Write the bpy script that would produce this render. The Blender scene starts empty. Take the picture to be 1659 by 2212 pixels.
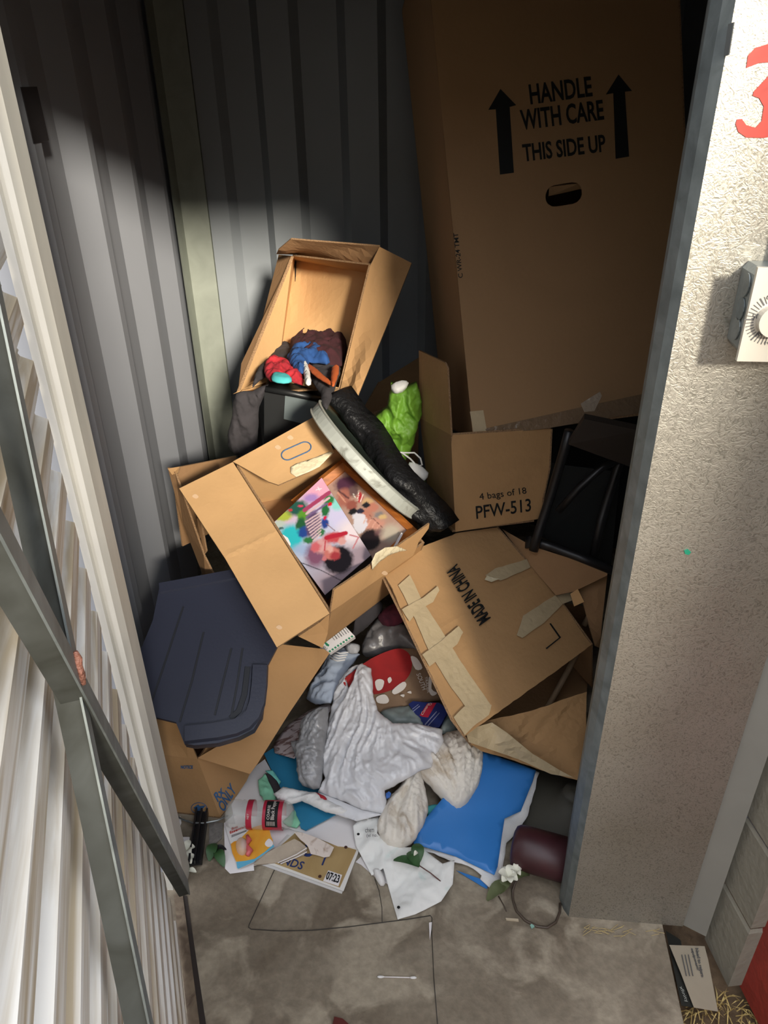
import bpy, bmesh, math, random
from mathutils import Vector, Matrix, noise
from mathutils.geometry import delaunay_2d_cdt, intersect_point_tri_2d
random.seed(7)
V = Vector
scene = bpy.context.scene
COL = scene.collection

# ---------------------------------------------------------------- camera
F_PX, CX, CY, CAM_H = 1597.0, 829.5, 1106.0, 1.55
PITCH, ROLL = math.radians(29.51), math.radians(0.873)
fwd = V((0, math.cos(PITCH), -math.sin(PITCH)))
up0 = V((0, math.sin(PITCH), math.cos(PITCH)))
r0 = V((1, 0, 0))
rgt = r0 * math.cos(ROLL) - up0 * math.sin(ROLL)
upv = r0 * math.sin(ROLL) + up0 * math.cos(ROLL)
EYE = V((0, 0, CAM_H))
cd = bpy.data.cameras.new('camera')
cam = bpy.data.objects.new('camera', cd)
COL.objects.link(cam)
cd.sensor_fit = 'VERTICAL'
cd.sensor_height = 36
cd.sensor_width = 27
cd.lens = F_PX / 2212 * 36
cd.clip_start = 0.01
M = Matrix((rgt, upv, -fwd)).transposed().to_4x4()
M.translation = EYE
cam.matrix_world = M
scene.camera = cam

# ---------------------------------------------------------------- light
scene.view_settings.view_transform = 'Standard'
scene.view_settings.look = 'None'
scene.view_settings.gamma = 1
scene.view_settings.exposure = 0.22
w = bpy.data.worlds.new('sky')
scene.world = w
w.use_nodes = True
bg = w.node_tree.nodes['Background']
bg.inputs[0].default_value = (0.88, 0.92, 1.0, 1)
bg.inputs[1].default_value = 2.8
sd = bpy.data.lights.new('sun', 'SUN')
sun = bpy.data.objects.new('sun', sd)
COL.objects.link(sun)
sd.energy = 7.4
sd.angle = math.radians(8.0)
sd.color = (1.0, 0.91, 0.76)
sun.rotation_euler = V((-0.33, 0.94, -0.38)).to_track_quat('-Z', 'Y').to_euler()
sun.location = (3, -6, 4)

# ---------------------------------------------------------------- pixel helpers: a sight line met with a height, a depth or a plane
def ray(x, y):
    return fwd * F_PX + rgt * (x - CX) - upv * (y - CY)
def Z(x, y, z):
    d = ray(x, y)
    return EYE + d * ((z - CAM_H) / d.z)
def Y(x, y, yy):
    d = ray(x, y)
    return EYE + d * (yy / d.y)
class Plane:
    def __init__(s, a, b, c):
        s.o = V(a)
        s.n = (V(b) - V(a)).cross(V(c) - V(a)).normalized()
        if s.n.dot(EYE - s.o) < 0:
            s.n = -s.n
    def at(s, x, y, off=0.0):
        d = ray(x, y)
        t = (s.o + s.n * off - EYE).dot(s.n) / d.dot(s.n)
        return EYE + d * t
    def pts(s, l, off=0.0):
        return [s.at(x, y, off) for x, y in l]

# ---------------------------------------------------------------- materials
MATS = {}
def mat(name, col, rough=0.6, metal=0.0, var=0.0, vscale=8.0, bump=0.0, bscale=60.0, col2=None,
        trans=0.0, alpha=1.0, spec=0.5, vdist=1.0, attr=None, stretch=None, sub=0.0, contrast=None):
    if name in MATS:
        return MATS[name]
    m = bpy.data.materials.new(name)
    m.use_nodes = True
    nt = m.node_tree
    b = nt.nodes['Principled BSDF']
    b.inputs['Base Color'].default_value = (*col, 1)
    b.inputs['Roughness'].default_value = rough
    b.inputs['Metallic'].default_value = metal
    b.inputs['Specular IOR Level'].default_value = spec
    b.inputs['Transmission Weight'].default_value = trans
    b.inputs['Alpha'].default_value = alpha
    if sub:
        b.inputs['Subsurface Weight'].default_value = sub
        b.inputs['Subsurface Radius'].default_value = (0.01, 0.01, 0.01)
    tc = nt.nodes.new('ShaderNodeTexCoord')
    src = tc.outputs['Object']
    if stretch:
        mp = nt.nodes.new('ShaderNodeMapping')
        mp.inputs['Scale'].default_value = stretch
        nt.links.new(src, mp.inputs[0])
        src = mp.outputs[0]
    if attr:
        a = nt.nodes.new('ShaderNodeAttribute')
        a.attribute_name = attr
        nt.links.new(a.outputs['Color'], b.inputs['Base Color'])
    elif var > 0 or col2:
        n = nt.nodes.new('ShaderNodeTexNoise')
        n.inputs['Scale'].default_value = vscale
        n.inputs['Detail'].default_value = 6
        n.inputs['Distortion'].default_value = vdist
        nt.links.new(src, n.inputs['Vector'])
        r = nt.nodes.new('ShaderNodeValToRGB')
        c2 = col2 if col2 else tuple(c * (1 - var) for c in col)
        lo, hi = contrast if contrast else (0.3, 0.7)
        r.color_ramp.elements[0].position = lo
        r.color_ramp.elements[1].position = hi
        r.color_ramp.elements[0].color = (*c2, 1)
        r.color_ramp.elements[1].color = (*col, 1)
        nt.links.new(n.outputs[0], r.inputs[0])
        nt.links.new(r.outputs[0], b.inputs['Base Color'])
    if bump > 0:
        n2 = nt.nodes.new('ShaderNodeTexNoise')
        n2.inputs['Scale'].default_value = bscale
        n2.inputs['Detail'].default_value = 4
        nt.links.new(src, n2.inputs['Vector'])
        bp = nt.nodes.new('ShaderNodeBump')
        bp.inputs['Strength'].default_value = bump
        bp.inputs['Distance'].default_value = 0.01
        nt.links.new(n2.outputs[0], bp.inputs['Height'])
        nt.links.new(bp.outputs[0], b.inputs['Normal'])
    MATS[name] = m
    return m

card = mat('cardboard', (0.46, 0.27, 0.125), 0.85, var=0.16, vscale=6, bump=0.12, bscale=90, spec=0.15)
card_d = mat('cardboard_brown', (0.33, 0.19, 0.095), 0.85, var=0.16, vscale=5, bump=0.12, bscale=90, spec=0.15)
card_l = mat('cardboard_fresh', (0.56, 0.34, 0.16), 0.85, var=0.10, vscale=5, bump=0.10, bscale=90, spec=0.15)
card_w = mat('cardboard_moving', (0.34, 0.205, 0.105), 0.8, var=0.08, vscale=3, bump=0.06, bscale=90, spec=0.2)
edge = mat('cardboard_cut_edge', (0.36, 0.22, 0.12), 0.9, var=0.6, vscale=350, vdist=0, spec=0.1)
ink = mat('black_ink', (0.012, 0.013, 0.013), 0.6, spec=0.2)
ink_g = mat('grey_ink', (0.10, 0.10, 0.10), 0.6)
ink_b = mat('blue_ink', (0.04, 0.13, 0.30), 0.7, var=0.3, vscale=60)
masking = mat('masking_tape', (0.50, 0.39, 0.235), 0.6, var=0.12, vscale=20, bump=0.15, bscale=90)
tape_brown = mat('brown_tape', (0.21, 0.14, 0.085), 0.25, var=0.1, bump=0.5, bscale=50)
cream = mat('cream_torn_paper', (0.72, 0.62, 0.42), 0.8, var=0.15, vscale=25, bump=0.5, bscale=60)
galv = mat('galvanised_steel', (0.36, 0.39, 0.39), 0.42, 0.75, col2=(0.24, 0.27, 0.27), vscale=28, bump=0.05, bscale=200)
galv_d = mat('dull_galvanised_steel', (0.24, 0.27, 0.27), 0.5, 0.5, col2=(0.14, 0.16, 0.16), vscale=22)
door_m = mat('stained_painted_steel', (0.86, 0.85, 0.82), 0.45, 0.1, col2=(0.50, 0.42, 0.30), vscale=7, stretch=(1, 0.2, 9), contrast=(0.38, 0.60), spec=0.4)
wall_m = mat('grey_painted_steel', (0.225, 0.235, 0.26), 0.75, 0.0, var=0.06, vscale=2, spec=0.1)
wall_b = mat('grey_blue_painted_steel', (0.23, 0.25, 0.27), 0.5, 0.1, var=0.06, vscale=2, spec=0.35)
trim_m = mat('olive_grey_trim', (0.27, 0.29, 0.25), 0.5, 0.3, var=0.15, vscale=12)
jamb_m = mat('worn_grey_jamb', (0.62, 0.60, 0.54), 0.5, 0.2, var=0.25, vscale=14, stretch=(1, 1, 0.15))
black_pl = mat('black_plastic', (0.012, 0.013, 0.014), 0.42)
black_mt = mat('black_metal', (0.018, 0.018, 0.02), 0.35, 0.2)
white_cl = mat('white_cloth', (0.76, 0.75, 0.73), 0.9, var=0.06, vscale=12, bump=0.15, bscale=300)
dirty_cl = mat('stained_white_cloth', (0.74, 0.69, 0.61), 0.9, col2=(0.42, 0.32, 0.21), vscale=11, contrast=(0.30, 0.44), bump=0.15, bscale=300)
bag_w = mat('white_plastic_film', (0.66, 0.66, 0.68), 0.24, var=0.05, sub=0.15, bump=0.05)
bag_g = mat('grey_plastic_film', (0.34, 0.34, 0.35), 0.25, var=0.35, vscale=18, bump=0.2, bscale=40)
paper_w = mat('white_paper', (0.80, 0.76, 0.75), 0.8, var=0.05, vscale=8)
paper_s = mat('stained_paper', (0.76, 0.76, 0.73), 0.8, col2=(0.42, 0.58, 0.54), vscale=10, contrast=(0.25, 0.42))
teal = mat('teal_card', (0.02, 0.20, 0.36), 0.55, var=0.06)
blue = mat('bright_blue_card', (0.035, 0.20, 0.56), 0.38, var=0.10, vscale=5, bump=0.05, bscale=8)
mint = mat('mint_green_cloth', (0.26, 0.62, 0.40), 0.85, var=0.2, vscale=20)
leaf_m = mat('green_leaf', (0.04, 0.11, 0.035), 0.5, var=0.3, vscale=40)
petal = mat('white_petal', (0.75, 0.74, 0.62), 0.7)
lid_m = mat('navy_plastic', (0.024, 0.028, 0.050), 0.42, var=0.12, vscale=5, bump=0.05, bscale=150)
red_p = mat('red_paint', (0.50, 0.05, 0.035), 0.6, var=0.25, vscale=30)
wood = mat('orange_wood', (0.50, 0.17, 0.035), 0.35, col2=(0.30, 0.09, 0.018), vscale=14, stretch=(1, 1, 6))
stick = mat('pale_wood', (0.36, 0.24, 0.14), 0.7, var=0.3, vscale=20)
art = mat('printed_art', (1, 1, 1), 0.35, attr='Col')
maroon = mat('maroon_cloth', (0.045, 0.008, 0.012), 0.95, var=0.4, vscale=20)
royal = mat('royal_blue_cloth', (0.015, 0.07, 0.24), 0.9, var=0.3, vscale=20)
red_c = mat('red_print_cloth', (0.50, 0.02, 0.03), 0.85, col2=(0.22, 0.01, 0.02), vscale=30)
cyan_c = mat('turquoise_cloth', (0.08, 0.50, 0.52), 0.85, var=0.2)
grey_c = mat('charcoal_cloth', (0.045, 0.04, 0.045), 0.95, var=0.4, vscale=16, bump=0.3, bscale=30)
orange = mat('orange_cloth', (0.50, 0.10, 0.02), 0.8, var=0.2)
green_b = mat('lime_tissue', (0.17, 0.38, 0.035), 0.55, var=0.35, vscale=14, bump=0.3, bscale=40)
kraft = mat('brown_kraft_bag', (0.22, 0.14, 0.085), 0.7, spec=.15, var=0.15, vscale=12, bump=0.3, bscale=40)
red_b = mat('red_print', (0.30, 0.010, 0.010), 0.6, spec=.15, var=0.3, vscale=14)
white_i = mat('white_ink', (0.6, 0.55, 0.5), 0.7)
clear = mat('clear_plastic', (0.95, 0.95, 0.95), 0.05, trans=1.0, spec=0.5)
clear.node_tree.nodes['Principled BSDF'].inputs['IOR'].default_value = 1.3

def concrete():
    m = bpy.data.materials.new('concrete')
    m.use_nodes = True
    nt = m.node_tree
    b = nt.nodes['Principled BSDF']
    b.inputs['Roughness'].default_value = 0.75
    b.inputs['Specular IOR Level'].default_value = 0.3
    tc = nt.nodes.new('ShaderNodeTexCoord')
    def nz(s, d, lo, hi, c1, c2):
        n = nt.nodes.new('ShaderNodeTexNoise')
        n.inputs['Scale'].default_value = s
        n.inputs['Detail'].default_value = 8
        n.inputs['Distortion'].default_value = d
        nt.links.new(tc.outputs['Object'], n.inputs['Vector'])
        r = nt.nodes.new('ShaderNodeValToRGB')
        r.color_ramp.elements[0].position = lo
        r.color_ramp.elements[1].position = hi
        r.color_ramp.elements[0].color = (*c1, 1)
        r.color_ramp.elements[1].color = (*c2, 1)
        nt.links.new(n.outputs[0], r.inputs[0])
        return r, n
    a, n1 = nz(3.0, 1.2, 0.40, 0.62, (0.165, 0.132, 0.094), (0.270, 0.228, 0.170))
    c, n2 = nz(9.0, 0.6, 0.50, 0.60, (0.0, 0.0, 0.0), (1, 1, 1))
    d, n3 = nz(70.0, 0.0, 0.35, 0.7, (0.85, 0.85, 0.85), (1.1, 1.1, 1.1))
    mx = nt.nodes.new('ShaderNodeMix'); mx.data_type = 'RGBA'
    mx.inputs[7].default_value = (0.35, 0.30, 0.225, 1)
    nt.links.new(c.outputs[0], mx.inputs[0])
    nt.links.new(a.outputs[0], mx.inputs[6])
    ml = nt.nodes.new('ShaderNodeMix'); ml.data_type = 'RGBA'; ml.blend_type = 'MULTIPLY'
    ml.inputs[0].default_value = 1
    nt.links.new(mx.outputs[2], ml.inputs[6])
    nt.links.new(d.outputs[0], ml.inputs[7])
    nt.links.new(ml.outputs[2], b.inputs['Base Color'])
    bp = nt.nodes.new('ShaderNodeBump'); bp.inputs['Strength'].default_value = 0.25; bp.inputs['Distance'].default_value = 0.01
    nt.links.new(n3.outputs[0], bp.inputs['Height'])
    nt.links.new(bp.outputs[0], b.inputs['Normal'])
    return m
conc = concrete()

def spangle():
    m = bpy.data.materials.new('spangled_galvanised_steel')
    m.use_nodes = True
    nt = m.node_tree
    b = nt.nodes['Principled BSDF']
    b.inputs['Metallic'].default_value = 0.78
    b.inputs['Roughness'].default_value = 0.46
    tc = nt.nodes.new('ShaderNodeTexCoord')
    n = nt.nodes.new('ShaderNodeTexNoise')
    n.inputs['Scale'].default_value = 90; n.inputs['Detail'].default_value = 3; n.inputs['Distortion'].default_value = 3.5
    n0 = nt.nodes.new('ShaderNodeTexNoise')
    n0.inputs['Scale'].default_value = 5; n0.inputs['Detail'].default_value = 5
    r = nt.nodes.new('ShaderNodeValToRGB')
    r.color_ramp.elements[0].position = 0.34; r.color_ramp.elements[1].position = 0.50
    r.color_ramp.elements[0].color = (0.32, 0.31, 0.27, 1); r.color_ramp.elements[1].color = (0.49, 0.47, 0.42, 1)
    nt.links.new(tc.outputs['Object'], n.inputs['Vector']); nt.links.new(tc.outputs['Object'], n0.inputs['Vector'])
    nt.links.new(n.outputs[0], r.inputs[0])
    r0_ = nt.nodes.new('ShaderNodeValToRGB')
    r0_.color_ramp.elements[0].position = 0.3; r0_.color_ramp.elements[1].position = 0.7
    r0_.color_ramp.elements[0].color = (0.82, 0.80, 0.76, 1); r0_.color_ramp.elements[1].color = (1, 1, 1, 1)
    nt.links.new(n0.outputs[0], r0_.inputs[0])
    ml = nt.nodes.new('ShaderNodeMix'); ml.data_type = 'RGBA'; ml.blend_type = 'MULTIPLY'; ml.inputs[0].default_value = 1
    nt.links.new(r.outputs[0], ml.inputs[6]); nt.links.new(r0_.outputs[0], ml.inputs[7])
    nt.links.new(ml.outputs[2], b.inputs['Base Color'])
    bp = nt.nodes.new('ShaderNodeBump'); bp.inputs['Strength'].default_value = 0.25; bp.inputs['Distance'].default_value = 0.004
    nt.links.new(n.outputs[0], bp.inputs['Height']); nt.links.new(bp.outputs[0], b.inputs['Normal'])
    return m
spang = spangle()

# ---------------------------------------------------------------- object helpers
def root_loc(p):
    return p.location.copy() if p and p.parent is None else (root_loc(p.parent) if p else V((0, 0, 0)))
def obj(name, verts, faces, mats, parent=None, smooth=False, fm=None, loc=None):
    me = bpy.data.meshes.new(name)
    o = bpy.data.objects.new(name, me)
    if parent is None:
        if loc is None:
            n = len(verts)
            loc = V((sum(v[0] for v in verts) / n, sum(v[1] for v in verts) / n, min(v[2] for v in verts)))
        off = V(loc)
        o.location = off
    else:
        off = root_loc(parent)
        o.parent = parent
    me.from_pydata([tuple(V(v) - off) for v in verts], [], faces)
    if not isinstance(mats, (list, tuple)):
        mats = [mats]
    for m in mats:
        me.materials.append(m)
    if fm:
        for p, i in zip(me.polygons, fm):
            p.material_index = i
    if smooth:
        for p in me.polygons:
            p.use_smooth = True
    me.update()
    COL.objects.link(o)
    return o
def tag(o, label, cat, group=None):
    o['label'] = label
    o['category'] = cat
    if group:
        o['group'] = group
    return o
def thing(name, label, cat, loc, group=None):
    o = bpy.data.objects.new(name, None)
    o.empty_display_size = 0.03
    o.location = loc
    COL.objects.link(o)
    return tag(o, label, cat, group)
def struct(name, verts, faces, m, parent=None, fm=None, smooth=False):
    o = obj(name, verts, faces, m, parent, fm=fm, smooth=smooth)
    if parent is None:
        o['kind'] = 'structure'
    return o
def boxvf(lo, hi):
    x0, y0, z0 = lo; x1, y1, z1 = hi
    v = [(x0, y0, z0), (x1, y0, z0), (x1, y1, z0), (x0, y1, z0), (x0, y0, z1), (x1, y0, z1), (x1, y1, z1), (x0, y1, z1)]
    return v, [(0, 3, 2, 1), (4, 5, 6, 7), (0, 1, 5, 4), (1, 2, 6, 5), (2, 3, 7, 6), (3, 0, 4, 7)]
def prism(poly, z0, z1):
    n = len(poly)
    v = [(p[0], p[1], z0) for p in poly] + [(p[0], p[1], z1) for p in poly]
    f = [tuple(range(n))[::-1], tuple(range(n, 2 * n))] + [(i, (i + 1) % n, n + (i + 1) % n, n + i) for i in range(n)]
    return v, f
def extrude(prof, vec):
    n = len(prof)
    v = [V(p) for p in prof] + [V(p) + V(vec) for p in prof]
    f = [(i, i + 1, n + i + 1, n + i) for i in range(n - 1)]
    return v, f
def thickstrip(prof, vec, off):
    """open profile extruded along vec and given a back side at off"""
    n = len(prof)
    a = [V(p) for p in prof]; b = [p + V(off) for p in a]
    ring = a + b[::-1]
    m = len(ring)
    v = ring + [p + V(vec) for p in ring]
    f = [(i, (i + 1) % m, m + (i + 1) % m, m + i) for i in range(m)]
    for i in range(n - 1):
        f.append((i, m - 1 - i, m - 2 - i, i + 1))
        f.append((m + i, m + i + 1, 2 * m - 2 - i, 2 * m - 1 - i))
    return v, f

def frame(pts):
    n = V((0, 0, 0))
    for i, p in enumerate(pts):
        q = pts[(i + 1) % len(pts)]
        n += p.cross(q)
    c = sum(pts, V((0, 0, 0))) / len(pts)
    n = V((0, 0, 0))
    for i, p in enumerate(pts):
        q = pts[(i + 1) % len(pts)]
        n += (p - c).cross(q - c)
    n.normalize()
    if n.dot(EYE - c) < 0:
        n = -n
    u = (pts[1] - pts[0])
    u = (u - n * u.dot(n)).normalized()
    return c, u, n.cross(u), n
def inside(x, y, poly):
    r = False
    j = len(poly) - 1
    for i in range(len(poly)):
        xi, yi = poly[i]; xj, yj = poly[j]
        if (yi > y) != (yj > y) and x < (xj - xi) * (y - yi) / (yj - yi) + xi:
            r = not r
        j = i
    return r
def segd(x, y, poly):
    best = 9e9
    j = len(poly) - 1
    for i in range(len(poly)):
        ax, ay = poly[j]; bx, by = poly[i]
        dx, dy = bx - ax, by - ay
        L = dx * dx + dy * dy
        t = 0 if L < 1e-14 else max(0, min(1, ((x - ax) * dx + (y - ay) * dy) / L))
        d = (x - ax - t * dx) ** 2 + (y - ay - t * dy) ** 2
        best = min(best, d)
        j = i
    return math.sqrt(best)
def smooth_outline(pts, k):
    if not k:
        return pts
    out = []
    n = len(pts)
    for i in range(n):
        p0, p1, p2, p3 = pts[i - 1], pts[i], pts[(i + 1) % n], pts[(i + 2) % n]
        for j in range(k):
            t = j / k
            out.append(0.5 * ((2 * p1) + (p2 - p0) * t + (2 * p0 - 5 * p1 + 4 * p2 - p3) * t * t + (3 * p1 - p0 - 3 * p2 + p3) * t ** 3))
    return out
def sheet(name, pts, m, parent=None, th=0.004, res=None, fn=None, ctrl=(), bulge=0.0, bw=0.05, smooth=False, em=None,
          jag=0.0, spl=0, holes=(), loc=None, color=None, backdrop=0.0):
    """a thin or pillow-like body whose outline runs through pts; ctrl are further points it passes through"""
    pts = [V(p) for p in pts]
    pts = smooth_outline(pts, spl)
    c, u, v, n = frame(pts)
    if res:
        dn = []
        for i, p in enumerate(pts):
            q = pts[(i + 1) % len(pts)]
            k = max(1, int((q - p).length / (res * 1.2)))
            for j in range(k):
                s = p.lerp(q, j / k)
                if jag:
                    s = s + (u * (noise.noise(s * 45) + 0.6 * noise.noise(s * 130)) + v * (noise.noise(s * 47 + V((5, 5, 5))) + 0.6 * noise.noise(s * 120 + V((9, 1, 2))))) * jag
                dn.append(s)
        pts = dn
    loc2 = [((p - c).dot(u), (p - c).dot(v)) for p in pts]
    wv = [(p - c).dot(n) for p in pts]
    hl = []
    for h in holes:
        hl.append([((p - c).dot(u), (p - c).dot(v)) for p in h])
    cl = [((V(p) - c).dot(u), (V(p) - c).dot(v), (V(p) - c).dot(n)) for p in ctrl]
    src = [(a[0], a[1], b) for a, b in zip(loc2, wv)]
    step = max(1, len(src) // 60)
    src = src[::step] + cl * 3
    P = list(loc2)
    edges = [(i, (i + 1) % len(P)) for i in range(len(P))]
    for h in hl:
        s = len(P)
        P += h
        edges += [(s + i, s + (i + 1) % len(h)) for i in range(len(h))]
    nb = len(P)
    if res:
        xs = [a[0] for a in loc2]; ys = [a[1] for a in loc2]
        rnd = random.Random(len(pts))
        y = min(ys) + res * 0.5; row = 0
        while y < max(ys):
            x = min(xs) + res * (0.5 if row % 2 else 0.2)
            while x < max(xs):
                xx = x + rnd.uniform(-.15, .15) * res; yy = y + rnd.uniform(-.15, .15) * res
                if inside(xx, yy, loc2) and segd(xx, yy, loc2) > res * 0.45 and not any(inside(xx, yy, h) or segd(xx, yy, h) < res * .3 for h in hl):
                    P.append((xx, yy))
                x += res
            y += res * 0.866; row += 1
    r = delaunay_2d_cdt([V(p) for p in P], edges, [], 0, 1e-7)
    V2, T = r[0], r[2]
    tris = []
    for t in T:
        mx = sum(V2[i].x for i in t) / 3; my = sum(V2[i].y for i in t) / 3
        if inside(mx, my, loc2) and not any(inside(mx, my, h) for h in hl):
            a, b_, c_ = [V2[i] for i in t]
            if (b_ - a).cross(c_ - a) < 0:
                t = (t[0], t[2], t[1])
            tris.append(tuple(t))
    planar = max(abs(a) for a in wv) < 1e-5 and not cl
    top, bot = [], []
    for p in V2:
        x, y = p.x, p.y
        if planar:
            h = 0
        else:
            sw = s = 0
            for a in src:
                d = (a[0] - x) ** 2 + (a[1] - y) ** 2
                k = 1 / (d * d + 1e-9)
                sw += k * a[2]; s += k
            h = sw / s
        base = c + u * x + v * y + n * h
        d = segd(x, y, loc2) if (bulge or fn) else 0
        o = 0
        if bulge:
            t = min(1, d / bw)
            o += bulge * math.sqrt(max(0, 1 - (1 - t) ** 2))
        if fn:
            o += fn(x, y) * (0.35 + 0.65 * min(1, d / 0.02))
        top.append(base + n * o)
        bot.append(base - n * th + n * (o if not bulge else min(0, o)))
    N = len(top)
    faces = list(tris); fm = [0] * len(tris)
    faces += [(a + N, c_ + N, b_ + N) for a, b_, c_ in tris]; fm += [0] * len(tris)
    cnt = {}
    for t in tris:
        for i in range(3):
            e = (t[i], t[(i + 1) % 3])
            cnt[e] = 1
    for (a, b_) in list(cnt):
        if (b_, a) not in cnt:
            faces.append((a, a + N, b_ + N, b_))
            fm.append(1 if em else 0)
    o = obj(name, top + bot, faces, [m, em] if em else m, parent, smooth=smooth, fm=fm, loc=loc)
    if color:
        me = o.data
        ca = me.color_attributes.new('Col', 'FLOAT_COLOR', 'POINT')
        xs = [a[0] for a in loc2]; ys = [a[1] for a in loc2]
        off = root_loc(parent) if parent else o.location
        for i, vv in enumerate(me.vertices):
            ca.data[i].color = (*color(vv.co + off), 1)
    return o
def cb(name, l, parent, m=None, th=0.005, res=None, fn=None, jag=0.0, **k):
    return sheet(name, l, m or card, parent, th=th, em=edge, res=res, fn=fn, jag=jag, **k)
def decal(name, pts, m, parent, th=0.0006, **k):
    return sheet(name, pts, m, parent, th=th, **k)
def crumple(amp, freq, st=(1, 1), ang=0.0, seed=0.0, ridge=True):
    ca, sa = math.cos(ang), math.sin(ang)
    def f(x, y):
        a = (x * ca + y * sa) * st[0] * freq; b = (-x * sa + y * ca) * st[1] * freq
        w_ = noise.noise(V((a * .5, b * .5, seed + 7))) * 0.8
        n1 = noise.noise(V((a + w_, b + w_, seed)))
        n2 = noise.noise(V((a * 2.1 + w_, b * 2.1, seed + 3)))
        if ridge:
            n3 = noise.noise(V((a * 4.6 + w_, b * 4.6, seed + 11)))
            n4 = noise.noise(V((a * 9.5, b * 9.5 + w_, seed + 17)))
            return amp * ((1 - 2.4 * abs(n1)) * 0.75 + (1 - 2.4 * abs(n2)) * 0.42 + (1 - 2.4 * abs(n3)) * 0.22 + (1 - 2.4 * abs(n4)) * 0.09 - 0.6)
        return amp * (n1 + 0.4 * n2)
    return f
def radial(outline, hub, amp, k=9.0, kr=5.0, seed=0.0):
    """folds that fan out from a gathered spot (a world point near the sheet)"""
    c, u, v, n = frame([V(p) for p in outline])
    hx_, hy_ = (hub - c).dot(u), (hub - c).dot(v)
    fine = crumple(amp * .28, 34, (1, 1), .3, seed + 4)
    def f(x, y):
        dx, dy = x - hx_, y - hy_
        r = math.hypot(dx, dy); th = math.atan2(dy, dx)
        w_ = noise.noise(V((dx * 7, dy * 7, seed + 1))) * .35
        q = 0
        for o_, a_ in ((1, .65), (2.1, .4), (4.3, .2)):
            q += a_ * (1 - 2.4 * abs(noise.noise(V((math.cos(th + w_) * k * o_ * .5, math.sin(th + w_) * k * o_ * .5, r * kr * o_ * .6 + seed)))))
        return amp * (q - .55) * min(1, .3 + r / .12) + fine(x, y)
    return f
def warp(amp=0.003, freq=6, seed=0):
    return crumple(amp, freq, ridge=False, seed=seed)
def tube(name, path, r, m, parent=None, seg=8, loc=None, cap=True, radii=None):
    path = [V(p) for p in path]
    vs, fs = [], []
    pn = None
    for i, p in enumerate(path):
        t = (path[min(i + 1, len(path) - 1)] - path[max(i - 1, 0)]).normalized()
        a = pn if pn else (V((0, 0, 1)) if abs(t.z) < 0.9 else V((1, 0, 0)))
        x = (a - t * a.dot(t)).normalized(); y = t.cross(x); pn = x
        rr = radii[i] if radii else r
        for k in range(seg):
            an = 2 * math.pi * k / seg
            vs.append(p + (x * math.cos(an) + y * math.sin(an)) * rr)
    for i in range(len(path) - 1):
        for k in range(seg):
            fs.append((i * seg + k, i * seg + (k + 1) % seg, (i + 1) * seg + (k + 1) % seg, (i + 1) * seg + k))
    if cap:
        fs.append(tuple(range(seg))[::-1]); fs.append(tuple(range((len(path) - 1) * seg, len(path) * seg)))
    return obj(name, vs, fs, m, parent, smooth=seg > 5, loc=loc)
def bar(name, a, b, wdt, dpt, m, nrm, parent=None, w2=None):
    """a square-section member from a to b; nrm is the direction of its depth"""
    a, b = V(a), V(b)
    t = (b - a).normalized(); n = (V(nrm) - t * V(nrm).dot(t)).normalized(); s = t.cross(n)
    vs = []
    for p, wq in ((a, wdt), (b, w2 or wdt)):
        for i, j in ((-1, -1), (1, -1), (1, 1), (-1, 1)):
            vs.append(p + s * (wq / 2 * i) + n * (dpt / 2 * j))
    fs = [(0, 1, 2, 3), (7, 6, 5, 4), (0, 4, 5, 1), (1, 5, 6, 2), (2, 6, 7, 3), (3, 7, 4, 0)]
    return obj(name, vs, fs, m, parent)
def text(body, o, ux, uy, m, parent, name='printed_text', bold=0.0, lift=0.0012):
    """lettering laid on a surface: o = lower left corner, ux = full width vector, uy = full height vector"""
    cu = bpy.data.curves.new(name, 'FONT')
    cu.body = body
    cu.offset = bold
    cu.resolution_u = 3
    cu.extrude = 0.002
    to = bpy.data.objects.new(name, cu)
    me = bpy.data.meshes.new_from_object(to)
    vs = [v.co.copy() for v in me.vertices]
    fs = [tuple(p.vertices) for p in me.polygons]
    bpy.data.objects.remove(to); bpy.data.meshes.remove(me); bpy.data.curves.remove(cu)
    x0 = min(v.x for v in vs); x1 = max(v.x for v in vs); y0 = min(v.y for v in vs); y1 = max(v.y for v in vs)
    n = V(ux).cross(V(uy)).normalized()
    out = [V(o) + V(ux) * ((v.x - x0) / (x1 - x0)) + V(uy) * ((v.y - y0) / (y1 - y0)) + n * (lift + v.z * 0.2) for v in vs]
    return obj(name, out, fs, m, parent)
def ptext(body, pl, bl, br, tl, m, parent, **k):
    """lettering on a plane through three pixels: baseline left, baseline right, top left"""
    a, b, c = pl.at(*bl), pl.at(*br), pl.at(*tl)
    return text(body, a, b - a, c - a, m, parent, **k)
def stadium(c, hu, hv, k=8):
    """half-length vector hu, half-height vector hv"""
    out = []
    L, Hh = hu.length, hv.length
    e = hu * ((L - Hh) / L); r = hu * (Hh / L)
    for i in range(k + 1):
        a = -math.pi / 2 + math.pi * i / k
        out.append(c + e + r * math.cos(a) + hv * math.sin(a))
    for i in range(k + 1):
        a = math.pi / 2 + math.pi * i / k
        out.append(c - e + r * math.cos(a) + hv * math.sin(a))
    return out

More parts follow.
